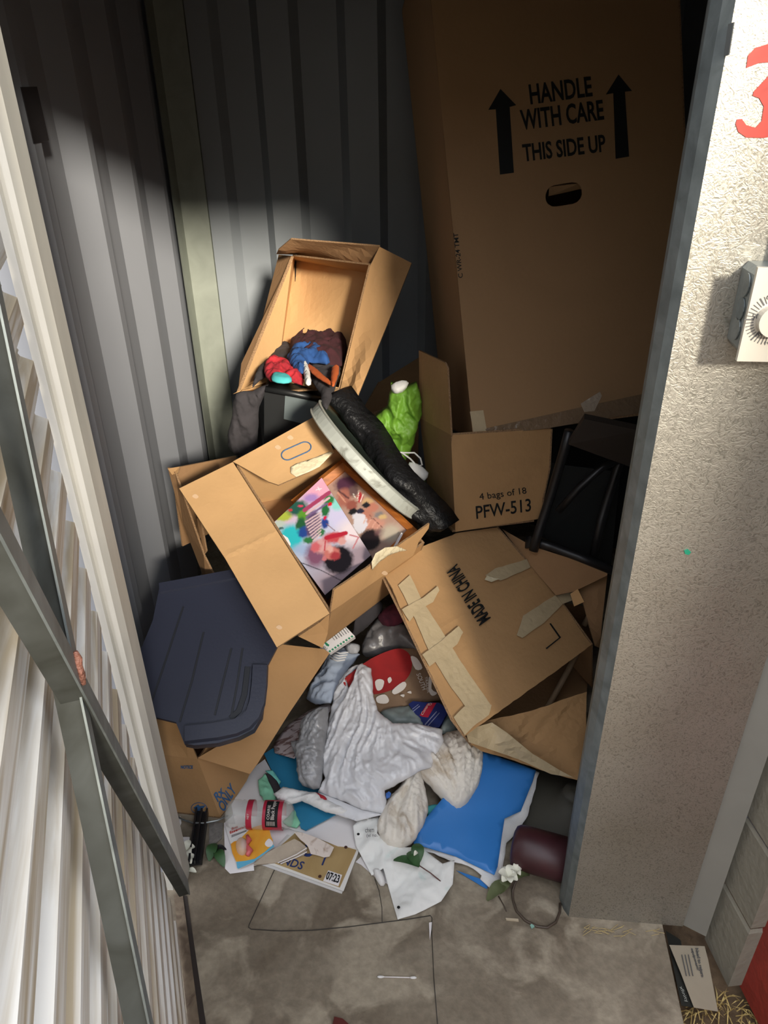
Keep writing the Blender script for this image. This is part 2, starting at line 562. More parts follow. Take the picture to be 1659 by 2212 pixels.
# ================================================================ SETTING
PA, PB, PC_ = Z(1208, 1940, 0), Z(1228, 1980, 0), Z(1475, 2001, 0)
slab_r0, slab_r1 = Z(1431, 1999, 0), Z(1477, 2212, 0)
sdv = (slab_r1 - slab_r0)
slab_end = slab_r1 + sdv * 4
v, f = prism([(-0.78, 2.9), (-0.78, 1.10), (-1.6, 1.05), (-1.6, slab_end.y), (slab_end.x, slab_end.y), (slab_r0.x, slab_r0.y), (0.62, 1.05), (1.15, 1.10), (1.15, 2.9)][::-1], -0.08, 0.0)
struct('floor', v, f, conc)
soil = mat('dry_soil', (0.17, 0.11, 0.06), 0.95, var=0.5, vscale=25, bump=0.8, bscale=40)
v, f = boxvf((-9, -14, -0.16), (9, 1.3, -0.085))
struct('floor_outside', v, f, soil)
# corrugated left wall
prof = [(-0.72, 1.06)]
y0 = 1.26
while y0 < 2.7:
    prof += [(-0.722, y0), (-0.686, y0 + 0.085), (-0.686, y0 + 0.120), (-0.722, y0 + 0.150)]
    y0 += 0.305
prof.append((-0.722, 2.82))
v, f = thickstrip([(x, y, 0) for x, y in prof], (0, 0, 2.55), (-0.02, 0, 0))
struct('wall_left', v, f, wall_m)
# corrugated back wall
xs = [-0.72, -0.526, -0.398, -0.272, -0.122, 0.008, 0.146, 0.276, 0.41, 0.54, 0.68, 0.81, 0.95, 1.08]
prof = []
for i, x in enumerate(xs):
    a, b = (2.80, 2.835) if i % 2 else (2.835, 2.80)
    if i == 0:
        prof.append((x, 2.80))
    elif i == len(xs) - 1:
        prof.append((x, 2.80))
    else:
        prof += [(x - 0.006, 2.80 if i % 2 else 2.835), (x + 0.022, 2.835 if i % 2 else 2.80)]
v, f = thickstrip([(x, y, 0) for x, y in prof], (0, 0, 2.55), (0, 0.03, 0))
struct('wall_back', v, f, wall_b)
v, f = boxvf((1.08, 1.05, 0), (1.12, 2.85, 2.55))
struct('wall_right', v, f, wall_b)
v, f = boxvf((-0.8, 0.98, 2.5), (1.6, 2.9, 2.56))
struct('ceiling', v, f, wall_b)
# corner angle, left back
v, f = thickstrip([(-0.697, 2.70, 0), (-0.697, 2.795, 0), (-0.605, 2.795, 0), (-0.600, 2.79, 0)], (0, 0, 2.5), (-0.004, 0.004, 0))
struct('trim_1', v, f, trim_m)
# left jamb: a folded channel facing outwards
jx0, jx1, jy = -0.499, -0.459, 1.03
v, f = prism([(jx0, jy), (jx0 + .013, jy), (jx0 + .015, jy + .006), (jx0 + .021, jy + .006), (jx0 + .023, jy), (jx1 - .008, jy), (jx1, jy + 0.012), (jx1, jy + 0.05), (jx0, jy + 0.05)], 0, 2.2)
struct('trim_2', v, f, jamb_m)
v, f = boxvf((-1.7, 1.055, 0), (-0.495, 1.075, 2.5))
struct('wall_front', v, f, wall_m)
v, f = boxvf((-0.5, 0.99, 1.82), (0.45, 1.09, 2.5))
struct('wall_header', v, f, wall_m)
v, f = boxvf((0.60, 1.06, 0), (1.7, 1.10, 2.5))
struct('wall_front', v, f, wall_m)
# threshold strip by the door foot
a, b = Z(404, 1936, 0), Z(445, 2212, 0)
a2, b2 = Z(376, 1936, 0), Z(407, 2212, 0)
d_ = (b - a) * 2.2
d2 = (b2 - a2) * 2.2
rust = mat('rusty_strip', (0.20, 0.15, 0.10), 0.8, col2=(0.07, 0.045, 0.03), vscale=30)
v, f = prism([a2, a2 + d2, a2 + d2 + (b - b2) * .7, a2 + (a - a2) * .7], 0, 0.006)
struct('trim_3', v, f, rust)
v, f = prism([a2 + (a - a2) * .7, a2 + d2 + (b - b2) * .7, a + d_, a], 0, 0.0025)
struct('trim_4', v, f, mat('dark_gap_seal', (0.03, 0.022, 0.018), 0.9))

# ---- right column: galvanised sheet over the jamb
L0, L1, L2 = PA, PA.lerp(PB, 0.5) + V((-0.002, -0.004, 0)), PB
poly = [(L0.x, L0.y), (L1.x, L1.y), (L2.x, L2.y), (PC_.x, PC_.y), (PC_.x + .02, PC_.y + 0.13), (L0.x + .03, L0.y + .09)]
v, f = prism(poly, 0.0, 2.5)
struct('wall_column', v, f, [spang, galv_d], fm=[0, 0, 1, 1, 0, 1, 1, 1])
P3 = Z(1524, 2021, 0)
v, f = prism([(PC_.x, PC_.y + .004), (P3.x, P3.y - .002), (P3.x + .03, P3.y + .12), (PC_.x, PC_.y + .12)], 0.0, 2.5)
struct('trim_5', v, f, mat('grey_pipe_trim', (0.26, 0.25, 0.22), 0.6, var=0.1))
block = mat('painted_block', (0.27, 0.25, 0.20), 0.75, var=0.12, vscale=20, bump=0.3, bscale=60)
B0, B1 = Z(1524, 2021, -.03), Z(1575, 2125, -.03)
bd = (B1 - B0); bl = bd.length; bd.normalize(); bn = V((bd.y, -bd.x, 0))
if bn.x > 0: bn = -bn
vs, fs = [], []
for i in range(13):
    z0 = -0.05 + i * 0.20 + 0.001; z1 = z0 + 0.198
    s = len(vs)
    for z in (z0, z0 + .008, z1 - .008, z1):
        e = 0.004 if z in (z0, z1) else 0
        for q, t in ((B0, e), (B1, e), (B1, .2)):
            p = q - bn * (t if t < .1 else .25)
            p = p - (bd * e if q is B1 else V((0, 0, 0)))
            vs.append((p.x, p.y, z))
    for k in range(3):
        for j in range(2):
            fs.append((s + k * 3 + j, s + k * 3 + j + 1, s + k * 3 + 4 + j, s + k * 3 + 3 + j))
struct('wall_block', vs, fs, block)
R0, R1 = Z(1590, 2125, -.06), Z(1590, 2125, -.06) + bd * 0.9
R0 = V((R0.x, R0.y, 0)); R1 = V((R1.x, R1.y, 0))
v, f = prism([(R0.x, R0.y), (R1.x, R1.y), (R1.x + .4, R1.y), (R0.x + .4, R0.y + .02)], -0.05, 0.62)
struct('wall_base', v, f, mat('red_masonry_paint', (0.34, 0.035, 0.022), 0.7, var=0.25, vscale=18, bump=0.3))
v, f = prism([(R0.x, R0.y), (R1.x, R1.y), (R1.x + .4, R1.y), (R0.x + .4, R0.y + .02)], 0.62, 2.5)
struct('wall_pier', v, f, block)
# added wall, unseen behind the viewer, set to shade the foot of the doorway
v, f = boxvf((-14, -9, -0.1), (14, -6.6, 3.92))
struct('wall_added_shade', v, f, mat('beige_siding', (0.42, 0.36, 0.28), 0.8, var=0.1))

# marks on the walls
wp = Plane((-.72, 1.2, 0), (-.72, 2, 0), (-.72, 1.2, 1))
tag(sheet('dark_tape', [wp.at(x, y, .036) for x, y in [(46, 188), (80, 187), (106, 303), (74, 310)]], mat('dark_tape', (0.012, 0.009, 0.011), 0.8), th=0.002),
    'dark rectangular tape patch stuck high on the left ribbed wall', 'tape')
cp = Plane((L1.x, L1.y, 0), (L2.x, L2.y, 0), (L1.x, L1.y, 1))
tag(sheet('dark_tape', [cp.at(x, y, .002) for x, y in [(1573, 52), (1585, 48), (1574, 118), (1563, 122)]], mat('grey_tape', (0.06, 0.065, 0.065), 0.8), th=0.0015),
    'small dark tape scrap on the narrow left side of the galvanised column', 'tape')

# painted red 3 on the column
fp = Plane((PB.x, PB.y, 0), (PC_.x, PC_.y, 0), (PB.x, PB.y, 1))
three = [(1612, 147), (1616, 120), (1632, 103), (1659, 95), (1700, 100), (1722, 130), (1716, 170), (1690, 195), (1716, 225), (1715, 262), (1690, 290), (1650, 298), (1612, 297), (1595, 285),
         (1589, 268), (1592, 258), (1603, 257), (1612, 270), (1632, 276), (1645, 262), (1650, 230), (1640, 212), (1626, 207), (1628, 198), (1659, 165), (1672, 150), (1665, 134), (1640, 136)]
tag(sheet('painted_number', [fp.at(x, y, .001) for x, y in three], red_p, th=0.0006), 'hand painted red number 3 high on the galvanised column', 'number')

tag(sheet('green_chip', [fp.at(x, y, .002) for x, y in [(1478, 1190), (1486, 1187), (1493, 1193), (1488, 1199), (1480, 1197)]], mat('green_glitter', (.02, .30, .18), .3), th=.002), 'tiny green chip stuck on the galvanised column', 'chip')
# ================================================================ DOOR (open, ribbed, braced)
kdir = 0.336
dd = V((kdir, -1, 0)).normalized(); dn = V((-dd.y, dd.x, 0))
if dn.x < 0: dn = -dn
DH = V((-0.4776, 1.0088, 0))
def dp(s, z, off=0.0):
    return DH + dd * s + dn * off + V((0, 0, z))
door = bpy.data.objects.new('door_1', None); door.location = DH; COL.objects.link(door); door['kind'] = 'structure'
prof = []
z = 0.012
pr = [(0, 0), (.018, 0), (.026, -.014), (.030, -.016), (.034, -.014), (.038, -.016), (.054, -.016), (.058, -.014), (.066, 0)]
while z < 2.05:
    for dz, dx in pr:
        prof.append((z + dz, dx))
    z += 0.0815
a = [dp(.072, z_, x_) for z_, x_ in prof]
b = [dp(1.06, z_, x_) for z_, x_ in prof]
n_ = len(a)
vs = a + b + [p - dn * .002 for p in a] + [p - dn * .002 for p in b]
fs = [(i, i + 1, n_ + i + 1, n_ + i) for i in range(n_ - 1)] + [(2 * n_ + i, 3 * n_ + i, 3 * n_ + i + 1, 2 * n_ + i + 1) for i in range(n_ - 1)]
fs += [(i, 2 * n_ + i, 2 * n_ + i + 1, i + 1) for i in range(n_ - 1)] + [(n_ + i, n_ + i + 1, 3 * n_ + i + 1, 3 * n_ + i) for i in range(n_ - 1)]
obj('ribbed_panel', vs, fs, door_m, door)
brace_m = mat('dark_brace_steel', (.075, .08, .075), .7, .0, col2=(.04, .042, .036), spec=.15, vscale=14)  # bar kept dark as the side turned away from the sun
def brace(name, p, q):
    a, b = dp(*p, .022), dp(*q, .022)
    bar(name, a, b, .016, .020, brace_m, dn, door)
    t = (b - a).normalized(); s = t.cross(dn).normalized()
    if s.z < 0: s = -s
    bar('brace_lit_flange', a + dn * .0112, b + dn * .0112, .024, .002, galv_d, dn, bpy.data.objects[name])  # lighter plate paints the sun-facing side of the brace
def lerp2(p, q, t): return (p[0] + (q[0] - p[0]) * t, p[1] + (q[1] - p[1]) * t)
pa, pb = (.446, 1.381), (.681, .786)
brace('diagonal_brace', lerp2(pa, pb, -1.0), lerp2(pa, pb, 1.55))
pa, pb = (.083, .163), (.666, 1.308)
o_ = brace
a_, b_ = lerp2(pa, pb, -.07), lerp2(pa, pb, 1.5)
A3, B3 = dp(*a_, .026), dp(*b_, .026)
bar('rising_brace', A3, B3, .026, .020, brace_m, dn, door, w2=.012)
t = (B3 - A3).normalized(); s = t.cross(dn).normalized()
if s.z < 0: s = -s
bar('rising_brace_lit_flange', A3 + dn * .0112, B3 + dn * .0112, .030, .002, galv_d, dn, bpy.data.objects['rising_brace'], w2=.016)  # paler steel carries the sunlit side in its colour
weld = mat('rusty_weld', (0.24, 0.10, 0.07), 0.6, var=0.5, vscale=90, bump=0.8, bscale=120)
dpl = Plane(dp(0, 0, .04), dp(1, 0, .04), dp(0, 1, .04))
tube('weld_bead', [dpl.at(x, y) for x, y in [(163, 1408), (168, 1425), (171, 1440), (176, 1458), (181, 1478)]], .003, weld, door, radii=[.002, .004, .003, .0035, .002])

# ================================================================ thermostat box on the column
tl, bl_, = fp.at(1625, 575), fp.at(1590, 780)
def tpt(x, y, off): return fp.at(x, y, off)
TH = .062
q = [tpt(1625, 578, TH), tpt(1591, 780, TH)]
hx = (PC_ - PB).normalized()
Wd, Hh = .115, (q[0] - q[1]).length
th = thing('thermostat', 'grey metal thermostat box with a white dial plate on the bright column', 'thermostat', q[1])
o = q[1]; up_ = V((0, 0, 1))
fn_ = fp.n
def tb(x, z, d): return o + hx * x + up_ * z - fn_ * d
vs = [tb(x, z, d) for d in (.004, .06) for x, z in ((.006, .006), (.109, .006), (.109, Hh - .006), (.006, Hh - .006))]
vs2 = []
# octagon-shouldered backing box
prof8 = [(.004, .012), (.010, .004), (.105, .004), (.111, .012), (.111, Hh - .012), (.105, Hh - .004), (.010, Hh - .004), (.004, Hh - .012)]
vs = [tb(x, z, d) for d in (.003, TH - .001) for x, z in prof8]
obj('junction_box', vs, [tuple(range(8)), tuple(range(8, 16))[::-1]] + [(i, i + 8, (i + 1) % 8 + 8, (i + 1) % 8) for i in range(8)], galv, th)
for zz in (.28, .5, .76):
    cpt = tb(.0035, Hh * zz, .033)
    ring = [cpt + (up_ * math.cos(k * math.pi / 8) * .014 + fn_ * math.sin(k * math.pi / 8) * .012) for k in range(16)]
    obj('knockout', [p - hx * .0015 for p in ring] + ring, [tuple(range(16)), tuple(range(16, 32))[::-1]] + [(i, i + 16, (i + 1) % 16 + 16, (i + 1) % 16) for i in range(16)], galv_d if zz == .5 else galv, th)
cover = mat('brushed_cover', (0.66, 0.62, 0.54), 0.4, 0.35)
vs = [tb(x, z, d) for d in (-.001, .005) for x, z in ((0, 0), (Wd, 0), (Wd, Hh), (0, Hh))]
obj('cover_plate', vs, [(0, 1, 2, 3), (7, 6, 5, 4), (0, 4, 5, 1), (1, 5, 6, 2), (2, 6, 7, 3), (3, 7, 4, 0)], cover, th)
dc = fp.at(1668, 690, TH); dc = tb((dc - o).dot(hx), (dc - o).z, -.001)
kn = [dc + (hx * math.cos(k * math.pi / 16) + up_ * math.sin(k * math.pi / 16)) * .019 + fn_ * h for h in (0, .012) for k in range(32)]
obj('dial_knob', kn, [tuple(range(32, 64))] + [(i, (i + 1) % 32, (i + 1) % 32 + 32, i + 32) for i in range(32)], cover, th)
for k in range(28):
    an = math.radians(60 + k * 8.6)
    dr = hx * math.cos(an) + up_ * math.sin(an)
    big = k in (14, 20, 8)
    obj('dial_mark', *(lambda a, b, s: ([a - s, a + s, b + s, b - s], [(0, 1, 2, 3)]))(dc + dr * .0215 + fn_ * .0006, dc + dr * (.031 if not big else .032) + fn_ * .0006, (dr.cross(fn_)) * (.0005 if not big else .0009)), ink_g, th)
def ttxt(s_, x, y, wd, ht):
    p = tb((fp.at(x, y, TH) - o).dot(hx), (fp.at(x, y, TH) - o).z, -.001)
    text(s_, p, hx * wd, up_ * ht, ink_g, th, name='dial_number', lift=.0006)
ttxt('50', 1623, 688, .008, .006); ttxt('40', 1632, 724, .008, .006); ttxt('60', 1654, 646, .008, .006); ttxt('HEAT', 1650, 742, .02, .003)
cx_ = tb(.052, Hh + .0, .035)
tag(tube('conduit', [cx_, cx_ + V((0, 0, .95))], .0125, galv, seg=16), 'grey steel conduit rising from the thermostat box', 'conduit')

# ================================================================ TALL MOVING BOX
o_ = V((.237, 1.794, .763)); u_ = V((.9905, .1193, .0681)).normalized(); v_ = V((-.1033, .3194, .942)).normalized()
n_w = u_.cross(v_).normalized()
BW, BH, BD = .61, 1.20, .42
wr = thing('moving_box', 'tall brown wardrobe box leaning on the back wall above the printed box', 'box', o_)
wpl = Plane(o_, o_ + u_, o_ + v_)
hc = wpl.at(1218, 420); 
hole = stadium(hc, (wpl.at(1258, 414) - wpl.at(1178, 427)) / 2, (wpl.at(1217, 397) - wpl.at(1219, 444)) / 2, 7)
def bx(a, b, c=0): return o_ + u_ * a + v_ * b - n_w * c
cb('front_panel', [bx(0, 0), bx(BW, 0), bx(BW, BH), bx(0, BH)], wr, card_w, holes=[hole], res=.05)
cb('side_panel', [bx(0, 0, .001), bx(0, BH, .001), bx(0, BH, BD), bx(0, 0, BD)], wr, card_w)
cb('side_panel', [bx(BW, 0, .001), bx(BW, BH, .001), bx(BW, BH, BD), bx(BW, 0, BD)], wr, card_w)
cb('back_panel', [bx(0, 0, BD), bx(BW, 0, BD), bx(BW, BH, BD), bx(0, BH, BD)], wr, card_w)
cb('bottom_flap', [bx(0, 0, .003), bx(BW, 0, .003), bx(BW, 0, BD), bx(0, 0, BD)], wr, card_w)
cb('top_flap', [bx(0, BH, .003), bx(BW, BH, .003), bx(BW, BH, BD), bx(0, BH, BD)], wr, card_w)
hf = [wpl.at(1186, 404, -.012), wpl.at(1252, 396, -.012), wpl.at(1256, 408, -.03), wpl.at(1185, 424, -.03)]
cb('handle_flap', hf, wr, card_w, th=.003)
ptext('HANDLE', wpl, (1146, 226), (1280, 208), (1141, 183), ink, wr, bold=.022)
ptext('WITH CARE', wpl, (1127, 282), (1305, 259), (1122, 238), ink, wr, bold=.022)
ptext('THIS SIDE UP', wpl, (1131, 350), (1309, 328), (1127, 312), ink, wr, bold=.022)
ptext('C WR-24 TMT', wpl, (1000, 600), (989, 503), (990, 601), ink, wr, bold=.008)
decal('printed_arrow', wpl.pts([(1081, 192), (1115, 227), (1101, 231), (1110, 373), (1080, 377), (1071, 236), (1055, 237)], .0012), ink, wr)
decal('printed_arrow', wpl.pts([(1336, 161), (1365, 196), (1350, 198), (1359, 338), (1330, 343), (1325, 201), (1309, 204)], .0012), ink, wr)
decal('masking_tape', wpl.pts([(1015, 889), (1044, 886), (1053, 938), (1023, 937)], .0016), masking, wr)
decal('clear_tape', wpl.pts([(1046, 926), (1110, 912), (1240, 883), (1300, 870), (1425, 843), (1440, 884), (1300, 905), (1184, 925), (1100, 935), (1054, 938)], .0016), tape_brown, wr, res=.012, fn=crumple(.0012, 22, (1, 4)))
decal('loose_tape', wpl.pts([(1254, 872), (1270, 862), (1296, 846), (1300, 855), (1284, 888), (1262, 890)], .004), mat('glossy_tape', (0.42, 0.34, 0.26), .12, bump=.6, bscale=50), wr, res=.006, fn=crumple(.003, 40))

# ================================================================ PRINTED DIAPER BOX under it
pf_o = V((.187, 1.723, .512)); pu = V((.9723, .233, -.0156)); pv = V((-.0196, .1479, .9888)); pw = V((.2327, -.9612, .1484))
pw = pu.cross(pv).normalized()
pf = thing('cardboard_box', 'brown box printed PFW-513 standing on the taped box with one flap up', 'box', pf_o)
def pb_(a, b, c=0): return pf_o + pu * a + pv * b - pw * c
ppl = Plane(pf_o, pf_o + pu, pf_o + pv)
fr = ppl.pts([(984, 1149), (1163, 1121), (1170, 1100), (1186, 1010), (1190, 926), (974, 940)])
cb('front_panel', fr, pf, card, res=.02, fn=warp(.002, 7))
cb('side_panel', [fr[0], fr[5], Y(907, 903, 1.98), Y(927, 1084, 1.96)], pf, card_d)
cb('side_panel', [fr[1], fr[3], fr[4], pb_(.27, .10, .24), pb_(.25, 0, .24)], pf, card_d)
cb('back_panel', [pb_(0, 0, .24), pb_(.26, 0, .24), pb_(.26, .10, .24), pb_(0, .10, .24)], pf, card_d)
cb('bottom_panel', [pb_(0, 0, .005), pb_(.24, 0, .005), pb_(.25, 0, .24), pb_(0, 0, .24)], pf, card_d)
cb('raised_flap', [fr[5] + V((0, 0, .0)), Y(972, 900, 1.765), Y(966, 795, 1.79), Y(960, 783, 1.80), Y(905, 757, 1.98), Y(907, 903, 1.98)], pf, card, res=.02, fn=warp(.002, 9))
cb('front_flap', [fr[5], fr[4], pb_(.26, .24, .09), pb_(.01, .235, .09)], pf, card_d)
ptext('4 bags of 18', ppl, (1037, 1084), (1138, 1070), (1034, 1066), ink, pf, bold=-.002)
ptext('PFW-513', ppl, (1029, 1121), (1147, 1104), (1027, 1093), ink, pf, bold=.008)

# cardboard behind the green bag
bb = thing('cardboard_box', 'dim brown box behind the green tissue bag', 'box', V((.02, 2.4, 0)))
def down(p): return V((p.x, p.y, 0.002))
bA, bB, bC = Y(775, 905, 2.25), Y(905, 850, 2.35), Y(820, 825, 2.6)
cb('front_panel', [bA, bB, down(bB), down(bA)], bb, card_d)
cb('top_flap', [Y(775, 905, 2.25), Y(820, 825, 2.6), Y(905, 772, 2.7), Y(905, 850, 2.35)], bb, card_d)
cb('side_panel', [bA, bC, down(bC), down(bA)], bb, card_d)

# ================================================================ OPEN BOX WITH CLOTHES
TLr, BLr, BRr, TRr = Z(632, 553, 1.10), Z(514, 848, .76), Z(735, 838, .78), Z(800, 573, 1.12)
ob = thing('cardboard_box', 'open brown box lying on its side with clothes spilling out', 'box', BLr)
c, uu, vv, nn = frame([TLr, BLr, BRr, TRr])
def behind(x, y, p, d):
    q_ = ray(x, y)
    return EYE + q_ * (((p - EYE).dot(fwd) + d) / q_.dot(fwd))
tlb, blb, brb, trb = behind(637, 562, TLr, .17), behind(597, 832, BLr, .17), behind(742, 826, BRr, .17), behind(792, 590, TRr, .17)
cb('back_panel', [tlb, blb, brb, trb], ob, card_l, res=.03, fn=warp(.004, 5))
cb('left_panel', [TLr, BLr, blb, tlb], ob, card_l)
cb('right_panel', [TRr, BRr, brb, trb], ob, card)
cb('top_panel', [TLr, TRr, trb, tlb], ob, card)
cb('bottom_panel', [BLr, BRr, brb, blb], ob, card)
tn = (EYE - c).normalized()
cb('top_flap', [Z(597, 549, 1.10), Z(601, 540, 1.13), Z(628, 517, 1.17), Z(820, 533, 1.17), Z(796, 578, 1.10), Z(715, 568, 1.09), Z(640, 550, 1.10)], ob, card_d, res=.02, fn=warp(.003, 8))
cb('right_flap', [Z(820, 533, 1.17), Z(889, 568, 1.12), Z(848, 672, 1.0), Z(765, 875, .76), Z(735, 840, .78), Z(800, 573, 1.12)], ob, card, res=.02, fn=warp(.003, 6))
cb('left_flap', [TLr, BLr, BLr + V((-.0, .10, .06)), Y(542, 789, BLr.y + .12), Y(602, 550, TLr.y + .10)], ob, card_d)
cb('bottom_flap', [Z(503, 851, .76), Z(540, 838, .765), Z(583, 823, .772), Z(640, 829, .77), Z(690, 843, .765), Z(735, 850, .76), Z(735, 838, .78), Z(640, 815, .79), Z(583, 806, .79), Z(518, 846, .765)], ob, card_l, th=.008)
bpl = Plane(tlb, blb, brb)
decal('torn_slit', bpl.pts([(716, 620), (718, 623), (711, 715), (696, 716)], .012), ink, ob)
decal('torn_slit', bpl.pts([(637, 565), (640, 565), (639, 608), (637, 608)], .006), ink, ob)

def lump(name, l, m, label, cat, h=.03, bw=.04, th=.004, amp=.008, fr_=18, st=(1, 1), ang=0, res=.008, seed=0, group=None, parent=None, spl=2, ctrl=(), hub=None, k=9, **kw):
    kw.setdefault('jag', .0018)
    o = sheet(name, l, m, parent, th=th, res=res, fn=radial(l, hub, amp, k, 4, seed) if hub else crumple(amp, fr_, st, ang, seed), bulge=h, bw=bw, smooth=True, spl=spl, ctrl=ctrl, **kw)
    if parent is None:
        tag(o, label, cat, group)
    return o
def S(l, z):  # pixel list with one height, or heights per point
    return [Z(p[0], p[1], p[2] if len(p) > 2 else z) for p in l]
def YY(l, y):
    return [Y(p[0], p[1], p[2] if len(p) > 2 else y) for p in l]
lump('folded_sweater', S([(625, 748), (660, 725), (710, 716), (760, 708), (752, 745), (738, 788), (690, 790), (650, 778)], .84), maroon, 'dark maroon garment deepest in the open box', 'clothing', h=.04, amp=.016, res=.006)
lump('trousers', S([(583, 775), (600, 748), (625, 742), (650, 770), (630, 800), (600, 800), (560, 820), (545, 835), (555, 800)], .82), grey_c, 'charcoal garment lining the left of the open box', 'clothing', h=.02, amp=.004)
lump('blue_shirt', S([(620, 768), (640, 752), (670, 748), (700, 758), (712, 775), (705, 785), (668, 780), (655, 805), (635, 795)], .86), royal, 'royal blue shirt among clothes in the open box', 'clothing', h=.02, amp=.016, res=.005)
lump('patterned_shorts', S([(571, 790), (580, 776), (600, 775), (622, 783), (640, 800), (654, 812), (652, 827), (610, 818), (585, 822), (572, 808)], .845), red_c, 'bright red patterned garment on top of the open box clothes', 'clothing', h=.015, amp=.016, res=.005)
lump('turquoise_sock', S([(587, 812), (596, 807), (625, 812), (630, 822), (612, 826), (588, 821)], .86), cyan_c, 'turquoise cuff resting on the red patterned garment', 'clothing', h=.01, bw=.015, amp=.002)
lump('white_sock', S([(650, 782), (660, 777), (666, 790), (671, 812), (672, 828), (660, 828), (656, 805)], .86), white_cl, 'white sock standing up beside the red patterned garment', 'sock', h=.015, bw=.015, amp=.002)
lump('grey_hoodie', S([(668, 792), (700, 783), (735, 795), (728, 820), (722, 845), (712, 868), (705, 882), (692, 868), (694, 850), (676, 825)], .83), grey_c, 'grey sleeve draped over the front edge of the open box', 'clothing', h=.015, amp=.006)
lump('orange_strap', S([(664, 786), (680, 795), (700, 812), (718, 828), (716, 832), (695, 820), (674, 805)], .86), orange, 'orange strap running down across grey sleeve', 'strap', h=.006, bw=.01, amp=.001, res=.006)
lump('orange_strap', S([(716, 795), (732, 790), (730, 810), (722, 832), (716, 826)], .865), orange, 'short orange strap beside the right flap of the open box', 'strap', h=.006, bw=.01, amp=.001, res=.006)
lump('orange_tag', YY([(710, 848), (724, 848), (722, 869), (708, 868)], 1.98), orange, 'orange cloth end hanging above the grey metal rim', 'cloth', h=.004, bw=.01, amp=.001, res=.006)
lump('dark_sweater', YY([(510, 850), (545, 846), (580, 830), (560, 880), (556, 960), (540, 985), (500, 975), (492, 940), (503, 890)], 2.12), grey_c, 'charcoal garment hanging down left of the black bin', 'clothing', h=.03, bw=.05, amp=.022, fr_=12, st=(2.4, .5))

# ================================================================ BLACK BIN under the open box
kb = thing('storage_bin', 'black plastic bin with glossy grey panel under the open box', 'bin', V((-.28, 2.3, 0)))
fb = [Y(575, 838, 2.12), Y(700, 862, 2.12), Y(700, 1040, 2.10), Y(545, 1030, 2.10)]
fb[2].z = 0; fb[3].z = 0
fb[2].x, fb[3].x = -.19, -.42
sheet('bin_body', fb, black_pl, kb, th=.006)
bk = V((.0, .38, 0))
sheet('side_wall', [fb[0], fb[3], fb[3] + bk, fb[0] + bk], black_pl, kb, th=.006)
sheet('side_wall', [fb[1], fb[2], fb[2] + bk, fb[1] + bk], black_pl, kb, th=.006)
sheet('bin_lid', [fb[0], fb[1], fb[1] + bk, fb[0] + bk], black_pl, kb, th=.012)
tube('bin_rim', [fb[0] + V((0, -.008, 0)), fb[0].lerp(fb[1], .5) + V((0, -.014, .004)), fb[1] + V((0, -.008, 0))], .010, black_pl, kb)
kpl = Plane(fb[0], fb[1], fb[2])
decal('glossy_panel', kpl.pts([(616, 853), (698, 868), (692, 925), (613, 905)], .004), mat('gloss_grey', (.13, .155, .16), .25), kb, th=.003)

# ================================================================ GREY RIMMED ROUND LID + BLACK BAG
Pa_, Pb_ = Z(688, 890, .78), Z(890, 1122, .57)
ctr = (Pa_ + Pb_) / 2
ax = (Pb_ - Pa_); rad = ax.length / 2; ax.normalize()
vd = (ctr - EYE).normalized()
nrm0 = vd.cross(ax).normalized()
if nrm0.dot(rgt) < 0: nrm0 = -nrm0
nrm = (nrm0 * .97 - vd * .14).normalized()
nrm = (nrm - ax * nrm.dot(ax)).normalized()
b2_ = nrm.cross(ax).normalized()
ctr = ctr + b2_ * 0
st_ = thing('enamel_tray', 'large round tray with a chipped pale grey rim, on edge beside the pictures', 'tray', ctr)
N = 64; vs = []
rim_m = mat('chipped_grey_enamel', (.44, .46, .42), .45, .2, col2=(.20, .20, .17), vscale=22, contrast=(.30, .42))
top_m = mat('dark_green_enamel', (.035, .05, .04), .35)
for r_, h in ((rad, 0), (rad + .003, .003), (rad, .006), (rad, .030), (rad + .003, .034), (rad - .004, .036), (rad - .012, .030), (0.0, .026)):
    for k in range(N):
        an = 2 * math.pi * k / N
        vs.append(ctr + (ax * math.cos(an) + b2_ * math.sin(an)) * r_ + nrm * h)
nr = 8
fs = []
for i in range(5):
    for k in range(N):
        fs.append((i * N + k, i * N + (k + 1) % N, (i + 1) * N + (k + 1) % N, (i + 1) * N + k))
obj('rim', vs[:6 * N], fs + [tuple(range(N))], rim_m, st_, smooth=False)
tv = vs[5 * N:8 * N]; fs = []
for i in range(2):
    for k in range(N):
        fs.append((i * N + k, i * N + (k + 1) % N, (i + 1) * N + (k + 1) % N, (i + 1) * N + k))
obj('tray_face', tv, fs, top_m, st_, smooth=True)
bin_m = mat('black_bin_bag', (0.008, 0.008, 0.009), .42, bump=.6, bscale=70, spec=.3)
lump('bin_bag', [Z(*p) for p in [(712, 862, .82), (730, 845, .84), (760, 890, .80), (800, 930, .76), (840, 1000, .72), (880, 1050, .68), (925, 1090, .62), (965, 1140, .56), (930, 1150, .54), (895, 1120, .57), (850, 1060, .64), (790, 975, .70), (745, 905, .76)]],
     bin_m, 'black plastic bin bag behind the grey rimmed round tray', 'bag', h=.02, bw=.05, amp=.008, fr_=16, th=.05)

